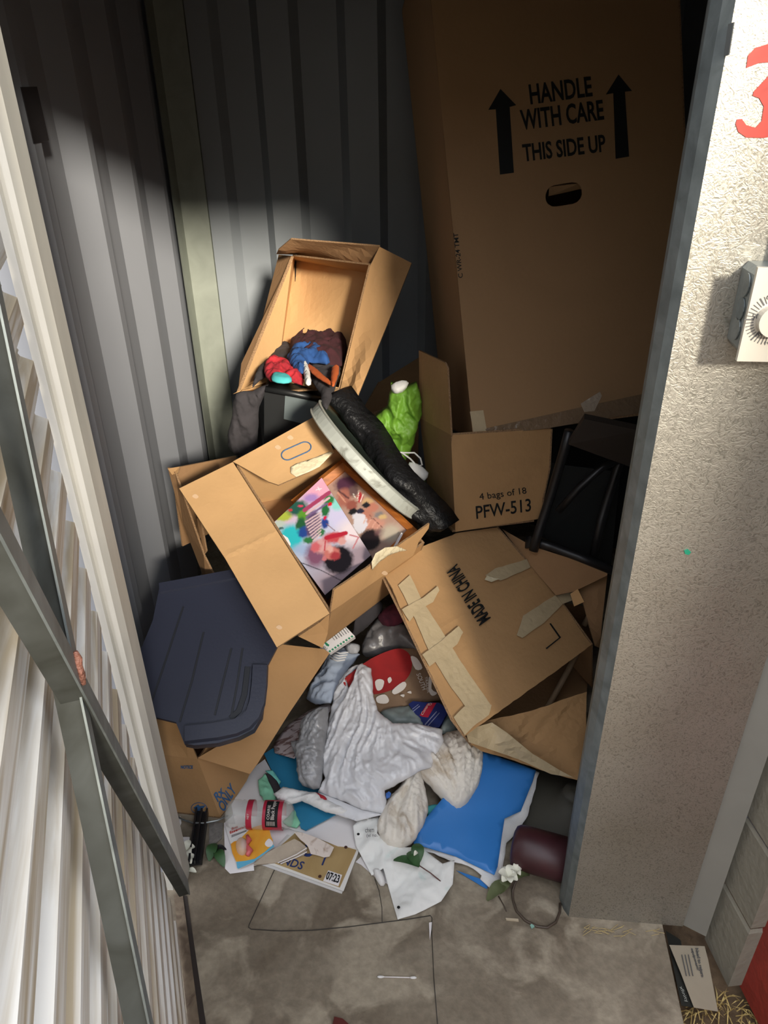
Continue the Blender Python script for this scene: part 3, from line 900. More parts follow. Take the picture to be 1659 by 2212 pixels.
# ================================================================ GREEN TISSUE BAG
gb = thing('gift_bag', 'lime green tissue gift bag with white cord handles beside the raised flap', 'bag', Y(860, 1070, 1.92))
gl = [(845, 830), (878, 838), (900, 828), (912, 868), (912, 895), (898, 935), (888, 975), (872, 998), (855, 1005), (838, 985), (828, 988), (822, 955), (800, 915), (818, 895), (838, 880)]
lump('bag_body', YY(gl, 1.95), green_b, '', '', parent=gb, h=.035, bw=.05, amp=.026, fr_=14, st=(1.6, .8), ang=.5, res=.005, th=.02, spl=0, jag=.004)
lump('bag_foot', YY([(845, 990), (870, 995), (884, 1030), (886, 1050), (870, 1045), (855, 1020)], 1.93), green_b, '', '', parent=gb, h=.02, bw=.02, amp=.008, res=.007)
lump('bag_foot', YY([(895, 1030), (918, 1035), (926, 1080), (918, 1082), (903, 1060)], 1.93), green_b, '', '', parent=gb, h=.015, bw=.02, amp=.006, res=.007)
lump('white_tissue', YY([(846, 832), (868, 822), (882, 828), (870, 848), (850, 850)], 1.94), white_cl, '', '', parent=gb, h=.02, bw=.02, amp=.004)
lump('white_tissue', YY([(884, 1000), (905, 1005), (925, 1022), (918, 1038), (900, 1032), (882, 1018)], 1.90), white_cl, '', '', parent=gb, h=.015, bw=.02, amp=.004)
tube('cord_handle', YY([(838, 982), (850, 976), (872, 978), (895, 978), (908, 990), (912, 1004), (905, 1006)], 1.90), .0025, white_cl, gb)
tube('cord_handle', YY([(868, 978), (885, 990), (895, 1000), (893, 1012)], 1.90), .0025, white_cl, gb)
lump('pink_slip', YY([(858, 1028), (866, 1022), (873, 1028), (872, 1042), (864, 1036)], 1.90), white_cl, '', '', parent=gb, h=.005, bw=.01, amp=.001, res=.005)

# ================================================================ PICTURE BOX (centre)
Lr, Fr, Rr, Br = Z(512, 1008, .70), Z(712, 1322, .50), Z(914, 1174, .535), Z(742, 968, .71)
pbx = thing('cardboard_box', 'tan box of pictures with its flaps folded open, heaped in the middle', 'box', Fr)
c, uu, vv, nn = frame([Lr, Fr, Rr, Br])
dn_ = nn * -.17 + V((0, 0.02, -.02))
cb('left_panel', [Lr, Fr, Fr + dn_, Lr + dn_], pbx, card_l)
cb('front_panel', [Fr, Rr, Rr + dn_, Fr + dn_], pbx, card, res=.02, fn=warp(.002, 8))
cb('right_panel', [Rr, Br, Br + dn_, Rr + dn_], pbx, card_l)
cb('back_panel', [Br, Lr, Lr + dn_, Br + dn_], pbx, card_l)
cb('bottom_panel', [Lr + dn_, Fr + dn_, Rr + dn_, Br + dn_], pbx, card_d)
fl = Plane(Z(503, 1000, .715), Z(712, 1325, .505), Z(598, 1398, .47))
lf = cb('left_flap', fl.pts([(503, 998), (712, 1325), (598, 1398), (535, 1290), (486, 1206), (474, 1188), (387, 1055)]), pbx, card_l, res=.012, fn=lambda x, y: .004 * noise.noise(V((x * 9, y * 9, 2))) + .002 * math.exp(-((x * 1.0 + .02) / .006) ** 2))
tf = Plane(Z(503, 996, .72), Z(690, 893, .80), Z(601, 1046, .685))
cb('back_flap', tf.pts([(503, 997), (690, 894), (722, 978), (668, 1018), (601, 1047), (580, 1040)]), pbx, card_l, res=.015, fn=warp(.003, 7))
rf = Plane(Fr + V((0, -.004, 0)), Rr + V((0, -.004, 0)), Z(722, 1276, .56))
cb('front_flap', rf.pts([(714, 1322), (722, 1274), (800, 1222), (870, 1172), (928, 1131), (926, 1142), (905, 1170), (893, 1200)]), pbx, card, res=.012, jag=.001, fn=warp(.002, 9))
cb('bent_corner', [Z(712, 1325, .50), Z(690, 1345, .47), Z(645, 1375, .45), Z(697, 1400, .38), Z(708, 1368, .42)], pbx, card)
oval = lambda pl, c1, c2, r_: None
def marker_oval(pl, a, b, hw, name='marker_oval'):
    ca_, cb_ = pl.at(*a, .002), pl.at(*b, .002)
    ex = (cb_ - ca_).normalized(); ey = pl.n.cross(ex) * hw
    outer = stadium((ca_ + cb_) / 2, (cb_ - ca_) / 2 + ex * hw, ey, 10)
    tube(name, outer + [outer[0]], .0016, ink_b, pbx, seg=6, cap=False)
marker_oval(tf, (622, 982), (658, 966), .017)
sheet('cream_tape', tf.pts([(628, 1009), (640, 1002), (690, 985), (711, 976), (719, 978), (712, 985), (690, 1008), (668, 1019), (640, 1030), (628, 1022)], .004), cream, pbx, th=.001, res=.006, fn=crumple(.003, 30, (1, 3), .3), smooth=True)
sheet('cream_tape', rf.pts([(803, 1214), (812, 1196), (832, 1183), (858, 1180), (880, 1189), (862, 1192), (838, 1200), (815, 1218), (804, 1232)], .008), cream, pbx, th=.001, res=.006, fn=crumple(.004, 25), smooth=True, jag=.001)
scuff = mat('scuff', (.62, .42, .26), .6)
for (x, y), pl in (((422, 1072), fl), ((603, 1355), fl), ((600, 966), tf), ((627, 945), tf), ((831, 1238), rf)):
    sheet('scuff_mark', smooth_outline(pl.pts([(x - 7, y), (x, y - 5), (x + 7, y + 1), (x + 1, y + 5)], .0012), 3), scuff, pbx, th=.0005)
cut = fl.pts([(474, 1188), (484, 1179), (497, 1178), (503, 1190), (498, 1206), (486, 1206)], .0)

# canvas print
def bilin(q, p):
    return q
def mk_art(shapes, base, e0, e1, org, q0, qa, qb):
    """shapes in the print's own flat coordinates: ellipses ('E', x, y, rx, ry, rgb, softness) and lines ('L', x0, y0, x1, y1, half width, rgb)"""
    def f(p):
        d = p - org
        g00, g01, g11 = e0.dot(e0), e0.dot(e1), e1.dot(e1)
        r0_, r1_ = d.dot(e0), d.dot(e1)
        dt = g00 * g11 - g01 * g01
        a = (r0_ * g11 - r1_ * g01) / dt; b = (r1_ * g00 - r0_ * g01) / dt
        x = q0[0] + qa[0] * a + qb[0] * b; y = q0[1] + qa[1] * a + qb[1] * b
        n1 = noise.noise(V((x * .16, y * .16, 1))); n2 = noise.noise(V((x * .45, y * .45, 5)))
        xx, yy = x + n1 * 3 + n2 * 1.6, y - n1 * 2 + n2 * 1.6
        c = list(base(a, b)) if callable(base) else list(base)
        for s_ in shapes:
            if s_[0] == 'E':
                _, ex, ey, rx, ry, col_, so = s_
                q = math.hypot((xx - ex) / rx, (yy - ey) / ry)
                k = max(0, min(1, (1 - q) / so + .5))
            else:
                _, x0, y0, x1, y1, w_, col_ = s_
                dx, dy = x1 - x0, y1 - y0
                t = max(0, min(1, ((x - x0) * dx + (y - y0) * dy) / (dx * dx + dy * dy)))
                q = math.hypot(x - x0 - t * dx, y - y0 - t * dy)
                k = max(0, min(1, (w_ - q) / .8 + .5))
            c = [c[i] * (1 - k) + col_[i] * k for i in range(3)]
        return c
    return f
cplane = Plane(Z(695, 1032, .665), Z(800, 1200, .56), Z(700, 1285, .50))
q = cplane.pts([(695, 1032), (801, 1199), (702, 1285), (589, 1131)])
org = q[3]; e0 = q[0] - q[3]; e1 = q[2] - q[3]   # a: to the top corner, b: down the left edge
def base(a, b):
    t = max(0, min(1, b * 1.1))
    A = (.62, .42, .55); B = (.50, .55, .70); Cc = (.34, .26, .30)
    if t < .5:
        k = t / .5; return [A[i] * (1 - k) + B[i] * k for i in range(3)]
    k = (t - .5) / .5; return [B[i] * (1 - k) + Cc[i] * k for i in range(3)]
def zx(X, Y_): return 580 + X / 4.88, 990 + Y_ / 4.88
def E_(X, Y_, rx, ry, c, so=.5): return ('E', *zx(X, Y_), rx / 4.88, ry / 4.88, c, so)
def L_(X0, Y0, X1, Y1, w_, c): return ('L', *zx(X0, Y0), *zx(X1, Y1), w_ / 4.88, c)
shapes = [E_(530, 330, 150, 130, (.75, .36, .48), .8), E_(450, 430, 80, 50, (.35, .22, .50), .8), E_(150, 610, 100, 60, (.38, .45, .06)), E_(110, 700, 70, 40, (.45, .52, .48), .7), E_(240, 850, 130, 140, (.03, .46, .52), .5), E_(380, 980, 120, 60, (.32, .42, .62), .9),
          E_(760, 650, 150, 140, (.56, .53, .74), .8), E_(730, 510, 70, 70, (.25, .62, .58), .7), E_(880, 820, 150, 130, (.74, .64, .68), .9), E_(130, 745, 30, 12, (.05, .12, .12)),
          E_(300, 530, 115, 85, (.02, .09, .07)), E_(365, 620, 60, 60, (.10, .28, .03)), E_(345, 710, 55, 70, (.02, .10, .04)), E_(375, 800, 60, 60, (.02, .06, .26)), E_(430, 885, 60, 35, (.03, .16, .05)),
          E_(475, 720, 80, 150, (.10, .06, .13), .3), E_(640, 460, 55, 55, (.03, .18, .05)), E_(600, 570, 42, 75, (.02, .13, .04)), E_(595, 710, 40, 60, (.02, .05, .24)), E_(555, 810, 35, 40, (.04, .16, .06)),
          L_(380, 560, 640, 380, 22, (.34, .05, .12)), L_(400, 600, 640, 440, 12, (.62, .42, .46)), L_(400, 640, 620, 500, 10, (.16, .10, .22)),
          E_(650, 510, 18, 18, (.62, .01, .02), .4), E_(592, 660, 16, 18, (.62, .01, .05), .4), E_(225, 552, 25, 14, (.50, .04, .05), .6), E_(335, 512, 30, 12, (.62, .05, .12), .6)]
for i in range(8):
    shapes.append(L_(392 + 12 * i, 690 + 29 * i, 552, 592 + 33 * i, 8, (.60, .44, .46)))
shapes += [E_(500, 1040, 100, 120, (.20, .08, .14), .7), E_(730, 1100, 150, 140, (.010, .008, .012), .3), E_(560, 950, 90, 75, (.60, .32, .32), .5), E_(500, 960, 50, 50, (.55, .12, .14), .6), E_(690, 870, 110, 55, (.50, .07, .08), .5), L_(610, 870, 810, 830, 22, (.42, .02, .04)),
           E_(665, 1030, 85, 65, (.52, .16, .14), .4), E_(700, 1060, 50, 40, (.34, .04, .05), .5), E_(592, 1080, 20, 28, (.52, .16, .18), .4), E_(770, 910, 38, 38, (.62, .32, .30), .4), E_(645, 990, 35, 35, (.66, .36, .32), .5),
           L_(850, 850, 940, 880, 7, (.5, .18, .2)), L_(940, 880, 880, 990, 7, (.5, .18, .2)), L_(600, 900, 590, 1000, 6, (.45, .03, .05)), L_(610, 720, 700, 800, 4, (.2, .1, .12)), L_(300, 1090, 560, 1200, 4, (.02, .02, .03)), L_(560, 1200, 760, 1310, 4, (.05, .04, .05)), L_(500, 340, 560, 330, 4, (.8, .75, .8)), L_(520, 310, 540, 350, 4, (.8, .75, .8))]
cv = thing('canvas_print', 'colourful canvas print of a rose arbour and reclining figure in the picture box', 'picture', q[3])
sheet('printed_face', q, art, cv, th=.0005, res=.0021, color=mk_art(shapes, base, e0, e1, org, (589, 1131), (106, -99), (113, 154)))
dsp = cplane.n * -.025
sheet('canvas_block', [p - cplane.n * .0008 + (p - sum(q, V((0, 0, 0))) / 4) * .006 for p in q], mat('canvas_edge', (.018, .016, .018), .7), cv, th=.028)
sheet('white_scrap', cplane.pts([(604, 1158), (612, 1155), (622, 1162), (628, 1175), (624, 1188), (612, 1178)], .003), paper_w, cv, th=.0008)
# framed picture behind it
fpl = Plane(Z(739, 995, .67), Z(905, 1160, .545), Z(640, 1080, .60))
fo = [fpl.at(740, 996), fpl.at(908, 1155), fpl.at(800, 1262), fpl.at(630, 1085)]
fm_ = thing('framed_picture', 'orange wood framed picture half behind the canvas print', 'picture', fo[0])
cc = sum(fo, V((0, 0, 0))) / 4
def inset(p, k): return cc + (p - cc) * k
for i in range(4):
    a, b = fo[i], fo[(i + 1) % 4]
    ai, bi = inset(a, .80), inset(b, .80)
    am, bm_ = inset(a, .91), inset(b, .91)
    n = fpl.n
    vs = [a, b, a + n * .012, b + n * .012, am + n * .020, bm_ + n * .020, ai + n * .010, bi + n * .010, ai - n * .004, bi - n * .004, a - n * .004, b - n * .004]
    k = [0, 2, 4, 6, 8, 10]
    fs = [(k[j], k[j] + 1, k[(j + 1) % 6] + 1, k[(j + 1) % 6]) for j in range(6)]
    obj('frame_member', vs, fs, wood, fm_)
qi = [inset(p, .81) for p in fo]
o2 = qi[3]; a0 = qi[0] - qi[3]; a1 = qi[2] - qi[3]
sh2 = [E_(800, 280, 120, 90, (.07, .025, .05), .5), E_(880, 370, 60, 60, (.12, .07, .07), .5), E_(780, 430, 70, 100, (.33, .12, .09), .5), L_(720, 350, 830, 440, 9, (.10, .04, .04)), L_(715, 370, 800, 480, 7, (.52, .26, .18)),
       E_(870, 520, 60, 55, (.26, .08, .06), .4), E_(955, 440, 30, 60, (.40, .03, .04), .3), L_(940, 370, 930, 470, 4, (.75, .68, .62)), L_(985, 410, 960, 490, 4, (.75, .68, .62)), L_(880, 400, 905, 440, 4, (.7, .66, .6)),
       E_(1040, 500, 60, 50, (.52, .34, .18), .5), E_(1090, 560, 60, 50, (.45, .18, .13), .5), E_(1000, 640, 90, 70, (.42, .17, .12), .5), E_(1160, 650, 50, 35, (.20, .18, .18), .5), E_(1200, 670, 40, 25, (.55, .38, .18), .5), E_(1110, 740, 110, 60, (.50, .24, .18), .6),
       E_(1020, 530, 42, 28, (.015, .015, .02), .3), E_(960, 590, 40, 28, (.02, .02, .04), .3), E_(880, 590, 45, 35, (.01, .01, .012), .3), E_(965, 720, 70, 105, (.62, .60, .66), .15), E_(920, 640, 45, 30, (.60, .58, .64), .3)]
for i in range(5):
    sh2.append(L_(1030 + 45 * i, 660 + 30 * i, 1000 + 45 * i, 720 + 28 * i, 5, (.62, .34, .26)))
    sh2.append(L_(1060 + 40 * i, 640 + 40 * i, 1090 + 38 * i, 680 + 36 * i, 4, (.16, .06, .05)))
sh2 += [E_(1070, 900, 110, 110, (.012, .006, .008), .3), E_(1180, 830, 50, 40, (.16, .08, .08), .8), E_(1290, 850, 100, 90, (.44, .38, .30), .8)]
n0, n1_, n2_ = (685, 1042), (0, 0), (0, 0)
qp = [(740 + 0, 1018), (885, 1152), (795, 1238), (652, 1087)]
sheet('picture', [p + fpl.n * .003 for p in qi], art, fm_, th=.002, res=.003, color=mk_art(sh2, (.38, .24, .19), a0, a1, o2, qp[3], (qp[0][0] - qp[3][0], qp[0][1] - qp[3][1]), (qp[2][0] - qp[3][0], qp[2][1] - qp[3][1])))
tube('white_label', [fpl.at(868, 1152, .02), fpl.at(852, 1182, .02)], .004, paper_w, fm_, seg=4)

# box half hidden behind the picture box, left
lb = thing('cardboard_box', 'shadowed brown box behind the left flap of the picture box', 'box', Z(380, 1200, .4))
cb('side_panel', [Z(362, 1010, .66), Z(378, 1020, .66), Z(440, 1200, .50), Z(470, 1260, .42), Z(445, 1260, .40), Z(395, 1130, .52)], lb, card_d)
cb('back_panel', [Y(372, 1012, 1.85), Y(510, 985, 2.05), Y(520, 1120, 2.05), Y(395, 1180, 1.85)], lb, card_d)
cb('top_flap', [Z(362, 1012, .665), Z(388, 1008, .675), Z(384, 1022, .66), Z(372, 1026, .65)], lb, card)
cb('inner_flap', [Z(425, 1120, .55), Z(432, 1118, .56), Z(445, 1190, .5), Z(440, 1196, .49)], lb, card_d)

# ================================================================ NAVY TOTE LID in the Rx box
lp = Plane(Z(400, 1600, .285), Z(575, 1570, .285), Z(345, 1262, .475))
tt = thing('storage_tote', 'navy blue tote lid resting in the open box by the door', 'tote', Z(430, 1600, .02))
lid_out = [(344, 1270), (400, 1252), (500, 1232), (600, 1235), (640, 1330), (600, 1395), (578, 1437), (577, 1455), (566, 1545), (548, 1575), (515, 1592), (470, 1605), (420, 1610), (398, 1606), (380, 1560), (318, 1545), (293, 1430), (330, 1340)]
sheet('lid_top', lp.pts(lid_out), lid_m, tt, th=.012, res=.02)
def lipstrip(name, l, wd=.018, h=.010, m=lid_m):
    P = [lp.at(x, y, .001) for x, y in l]
    P = smooth_outline(P, 1)
    vs = []; fs = []
    for i, p in enumerate(P):
        t = (P[min(i + 1, len(P) - 1)] - P[max(i - 1, 0)]).normalized(); s = t.cross(lp.n).normalized()
        for a, b in ((-1, 0), (-.85, 1), (.85, 1), (1, 0)):
            vs.append(p + s * (wd / 2 * a) + lp.n * (h * b))
    for i in range(len(P) - 1):
        for k in range(3):
            fs.append((4 * i + k, 4 * i + 4 + k, 4 * i + 5 + k, 4 * i + 1 + k))
    fs.append((0, 1, 2, 3)); j = 4 * (len(P) - 1); fs.append((j + 3, j + 2, j + 1, j))
    return obj(name, vs, fs, m, tt)
lipstrip('raised_rim', [(562, 1440), (560, 1480), (555, 1520), (546, 1545), (530, 1562), (508, 1572), (470, 1580), (400, 1588)], .040, .012)
lipstrip('raised_rib', [(345, 1272), (400, 1262), (500, 1243), (560, 1235)], .03, .008)
for l in ([(396, 1310), (360, 1420), (318, 1545)], [(500, 1400), (480, 1480), (464, 1545)], [(524, 1400), (512, 1480), (500, 1545)], [(440, 1365), (415, 1470), (388, 1560)]):
    lipstrip('lid_rib', l, .005, .0006, mat('dark_groove', (.012, .014, .02), .5))
for l in ([(535, 1440), (528, 1500), (516, 1535), (498, 1552)],):
    lipstrip('lid_groove', l, .014, .0008, mat('dark_groove', (.012, .014, .02), .5))
skirt = [lp.at(x, y) for x, y in [(577, 1455), (566, 1545), (548, 1575), (515, 1592), (470, 1605), (420, 1610), (398, 1606)]]
vs = skirt + [p - lp.n * .03 + V((0, .004, -.004)) for p in skirt]
n_ = len(skirt)
obj('lid_skirt', vs, [(i, i + n_, i + n_ + 1, i + 1) for i in range(n_ - 1)], lid_m, tt, smooth=True)
dv = lp.n * -.13 + V((0, .04, -.02))
bo = [lp.at(x, y) for x, y in [(405, 1590), (550, 1560), (590, 1300), (380, 1300)]]
cbo = sum(bo, V((0, 0, 0))) / 4
b0 = [cbo + (p - cbo) * .94 - lp.n * .012 for p in bo]; b1 = [cbo + (p - cbo) * .8 + dv for p in bo]
obj('tote_body', b0 + b1, [(0, 1, 5, 4), (1, 2, 6, 5), (2, 3, 7, 6), (3, 0, 4, 7), (4, 5, 6, 7)], lid_m, tt)

# ================================================================ Rx ONLY BOX
rx = thing('cardboard_box', 'brown box printed RX ONLY with the navy tote lid in it', 'box', Z(475, 1765, 0))
a, b, c_, d_ = Z(475, 1765, .004), Z(427, 1640, .165), Z(322, 1628, .165), Z(366, 1753, .004)
lpl = Plane(a, b, d_)
cb('left_panel', [a, b, lpl.at(322, 1627), lpl.at(366, 1752)], rx, card, res=.02, fn=warp(.0015, 8))
rpl = Plane(a, b, Z(560, 1668, .02))
cb('right_panel', rpl.pts([(475, 1765), (427, 1640), (500, 1540), (600, 1480), (592, 1560), (532, 1688), (505, 1728)]), rx, card)
cb('left_flap', [lpl.at(322, 1627), b, Z(412, 1605, .20), Z(385, 1562, .235), Z(372, 1549, .245), Z(318, 1545, .245)], rx, card, res=.02, fn=warp(.002, 8))
sp = Plane(Z(436, 1636, .175), Z(540, 1672, .115), Z(710, 1412, .27))
cb('right_flap', sp.pts([(427, 1637), (540, 1672), (556, 1650), (625, 1540), (712, 1411), (700, 1402), (590, 1390), (560, 1480), (470, 1612)], 0), rx, card, res=.015, fn=warp(.004, 5), jag=.0)
cb('back_panel', [lpl.at(322, 1627) + V((0, 0, 0)), lpl.at(366, 1752), Z(366, 1752, .004) + V((.12, .30, 0)), lpl.at(322, 1627) + V((.12, .30, 0))], rx, card_d)
cb('bottom_panel', [a + V((0, 0, .0)), d_, d_ + V((.10, .28, 0)), a + V((.10, .20, 0))], rx, card_d)
ptext('Rx', rpl, (470, 1733), (484, 1712), (461, 1716), ink_b, rx, bold=.022)
ptext('ONLY', rpl, (483, 1756), (510, 1708), (469, 1738), ink_b, rx, bold=.022)
ptext('NOTICE', lpl, (391, 1660), (417, 1660), (391, 1653), ink_b, rx, bold=.03)
ec = [(430 + 17 * math.cos(k * math.pi / 10), 1746 - 12 * math.sin(k * math.pi / 10)) for k in range(20)]
tube('printed_ring', lpl.pts(ec + ec[:1], .001), .0008, ink_b, rx, seg=4, cap=False)
decal('printed_bird', lpl.pts([(418, 1745), (428, 1738), (432, 1742), (444, 1740), (436, 1750), (426, 1752)], .0012), ink_b, rx)

# ================================================================ TAPED BOX "MADE IN CHINA"
mp_ = Plane(Z(1005, 1590, .26), Z(1278, 1393, .26), Z(1073, 1139, .48))
mb = thing('cardboard_box', 'large taped brown box printed MADE IN CHINA with torn open end', 'box', Z(1005, 1590, .05))
def crease(x, y):
    s = 0
    for k, a in ((0, .002), (1, .0015), (2, .0012), (3, .0015), (4, .001)):
        s += a * math.exp(-((y - (-.2 + .085 * k + .012 * noise.noise(V((x * 6, k, 0))))) / .006) ** 2)
    return s + .002 * noise.noise(V((x * 7, y * 7, 4)))
mtop = [(1005, 1590), (1060, 1550), (1150, 1486), (1200, 1450), (1278, 1393), (1262, 1372), (1230, 1325), (1201, 1286), (1140, 1215), (1073, 1139), (985, 1152), (900, 1185), (815, 1218), (847, 1270), (881, 1352), (927, 1449), (977, 1553)]
cb('top_panel', mp_.pts(mtop), mb, card, res=.011, fn=crease, jag=.0015, smooth=False)
dmb = V((.03, .06, -.12))
lft = mp_.pts([(815, 1218), (881, 1352), (977, 1553), (1005, 1590)])
cb('left_panel', lft + [lft[3] + V((.03, .06, -.10)), lft[0] + V((.09, .10, -.20))], mb, card_d)
rgt_ = mp_.pts([(1278, 1393), (1201, 1286), (1073, 1139)])
cb('right_panel', rgt_ + [rgt_[2] + V((.03, .03, -.22)), rgt_[0] + V((.03, .03, -.18))], mb, card_d)
cb('floor_panel', [Z(1005, 1600, .10), Z(1262, 1560, .06), Z(1290, 1400, .06) + V((.04, .2, 0)), Z(830, 1240, .2) + V((0, .12, -.05))], mb, card_d)
LFp = [(1005, 1590, .225), (1021, 1571, .215), (1052, 1556, .205), (1100, 1547, .20), (1159, 1532, .20), (1215, 1512, .21), (1267, 1494, .22), (1266, 1600, .14), (1262, 1690, .085), (1200, 1672, .075), (1159, 1660, .08), (1102, 1640, .10), (1039, 1622, .15), (1010, 1603, .20)]
cb('lower_flap', [Z(*p) for p in LFp], mb, card, res=.010, fn=crumple(.006, 9, (.6, 2.6), .35), smooth=False, jag=.0015)
pv_ = Plane(Z(*LFp[0]), Z(*LFp[6]), Z(*LFp[9]))
sheet('tape_strip', [Z(*p) for p in [(1008, 1588, .236), (1030, 1570, .232), (1062, 1560, .226), (1098, 1585, .205), (1150, 1628, .150), (1210, 1664, .110), (1240, 1680, .105), (1190, 1672, .100), (1120, 1640, .130), (1050, 1616, .175), (1012, 1603, .215)]], masking, mb, th=.0008, res=.012, fn=crumple(.004, 14, (1, 2), .4))
def strip(l, off=.0055, j=.0012, m=masking, name='tape_strip'):
    return sheet(name, mp_.pts(l, off), m, mb, th=.0006, res=.01, fn=crumple(.0012, 18, (1, 4), .6), jag=j)
strip([(861, 1264), (886, 1242), (911, 1296), (958, 1368), (996, 1430), (1061, 1524), (1005, 1526), (968, 1475), (927, 1408), (898, 1339)])
strip([(1003, 1526), (1062, 1522), (1056, 1545), (1022, 1570), (1004, 1588), (980, 1550)], .007)
strip([(868, 1316), (915, 1290), (945, 1266), (949, 1275), (936, 1300), (900, 1322), (885, 1343)], .008)
strip([(912, 1414), (952, 1385), (990, 1352), (1000, 1366), (988, 1392), (928, 1440)], .008)
strip([(1048, 1243), (1070, 1228), (1138, 1208), (1146, 1226), (1082, 1254)], .0065)
strip([(1117, 1372), (1130, 1330), (1200, 1285), (1216, 1305), (1175, 1345), (1128, 1378)], .0065)
strip([(1200, 1283), (1235, 1278), (1240, 1295), (1216, 1305)], .0075)
sheet('curled_tape', mp_.pts([(1047, 1252), (1052, 1243), (1065, 1248), (1080, 1250), (1062, 1257)], .012), cream, mb, th=.0008)
a = mp_.at(1034, 1353); b = mp_.at(965, 1222); c_ = mp_.at(1059, 1338)
text('MADE IN CHINA', mp_.at(1034, 1356, .004), mp_.at(963, 1236) - mp_.at(1034, 1356), (mp_.at(1034, 1356) - mp_.at(1059, 1337)) * -1, ink, mb, bold=.022, lift=.003) if False else None
# baseline runs from the M (low right) up to the last A (high left); tops of the letters face left-down
ux_ = mp_.at(986, 1219) - mp_.at(1059, 1336); uy_ = mp_.at(1034, 1354) - mp_.at(1059, 1336)
text('MADE IN CHINA', mp_.at(1059, 1336, .003), ux_, uy_, ink, mb, bold=.022, lift=.0045)
decal('printed_corner', mp_.pts([(1187, 1347), (1190, 1346), (1212, 1377), (1181, 1402), (1179, 1400), (1208, 1377)], .006), ink, mb)
# torn bit and right side flaps
cb('torn_corner', [Z(1232, 1283, .36), Z(1248, 1272, .38), Z(1262, 1300, .35), Z(1240, 1310, .33)], mb, card_l, th=.003)
cb('side_flap', [Z(1085, 1143, .455), Z(1150, 1180, .45), Z(1312, 1232, .42), Z(1312, 1243, .41), Z(1242, 1277, .37), Z(1201, 1286, .36), Z(1140, 1215, .41)], mb, card_d, res=.02, fn=warp(.004, 6))
cb('side_flap', [Z(1248, 1272, .36), Z(1312, 1240, .39), Z(1302, 1330, .30), Z(1296, 1400, .22), Z(1285, 1395, .24), Z(1262, 1310, .32)], mb, card_d, res=.02, fn=warp(.004, 6))
for l in ([(1182, 1530, .10), (1262, 1385, .22)], [(1262, 1350, .25), (1283, 1310, .31)]):
    tag(tube('wooden_stick', [Z(*p) for p in l], .008, stick), 'pale wooden stick inside the torn end of the taped box' if l[0][0] == 1182 else 'short wooden stick poking out beside the torn corner', 'stick')

# ================================================================ BLACK FOLDING CHAIR
ch = thing('folding_chair', 'black metal folding chair standing behind the taped box', 'chair', Z(1150, 1190, .44))
def ct(name, l, r_): return tube(name, [Z(*p) for p in l], r_, black_mt, ch, seg=12)
ct('leg', [(1152, 1190, .45), (1163, 1150, .50), (1190, 1070, .60), (1218, 975, .74), (1230, 930, .80)], .013)
ct('foot_cap', [(1148, 1185, .445), (1150, 1160, .47)], .018)
ct('leg', [(1283, 1200, .43), (1300, 1120, .53), (1325, 1040, .62), (1350, 960, .74)], .013)
ct('crossbar', [(1145, 1168, .47), (1190, 1180, .455), (1250, 1203, .44), (1330, 1235, .42)], .013)
ct('strut', [(1205, 1105, .55), (1250, 1055, .62), (1300, 1010, .68), (1345, 990, .70)], .010)
sheet('seat_panel', [Z(1228, 960, .78), Z(1262, 905, .86), Z(1380, 930, .84), Z(1365, 1010, .72)], mat('brown_vinyl', (.028, .022, .018), .5), ch, th=.02)
sheet('back_panel', [Y(1185, 1000, 1.95), Y(1340, 1020, 1.95), Y(1320, 1220, 1.90), Y(1170, 1160, 1.90)], mat('charcoal_vinyl', (.022, .024, .024), .5), ch, th=.01)

# dark things behind on the right
tag(sheet('grey_board', YY([(1150, 880), (1400, 870), (1380, 1200), (1140, 1130)], 2.3), mat('dark_board', (.02, .022, .024), .7), th=.02), 'dark board standing behind the folding chair', 'board')

# ================================================================ ROUND TABLE BASE + MAROON TUBE
fc = Z(1215, 1760, .0)
rb = []
N = 48
bc = Z(1235, 1745, .0); br = .15
vs = []
for r_, h in ((br, 0), (br, .012), (br - .02, .02), (.04, .03), (.028, .05), (.026, .06)):
    for k in range(N):
        an = 2 * math.pi * k / N
        vs.append(bc + V((r_ * math.cos(an), r_ * math.sin(an), h)))
fs = [tuple(range(5 * N, 6 * N))] + [(i * N + k, i * N + (k + 1) % N, (i + 1) * N + (k + 1) % N, (i + 1) * N + k) for i in range(5) for k in range(N)]
tag(obj('floor_stand', vs, fs, mat('dull_olive_metal', (.075, .07, .055), .6, .2, var=.2), smooth=True), 'dull round metal stand foot on the floor beside the column', 'stand')
ta, tb_ = Z(1118, 1828, .050), Z(1300, 1880, .050)
tz = (tb_ - ta).normalized()
mt = mat('maroon_vinyl', (.055, .014, .018), .45, var=.3, vscale=12)
tag(tube('maroon_roll', [ta - tz * .012, ta - tz * .008, ta, ta + tz * .02, tb_], .048, mt, seg=28, radii=[.030, .042, .047, .049, .049]), 'dark maroon vinyl roll lying on the floor by the column foot', 'roll')

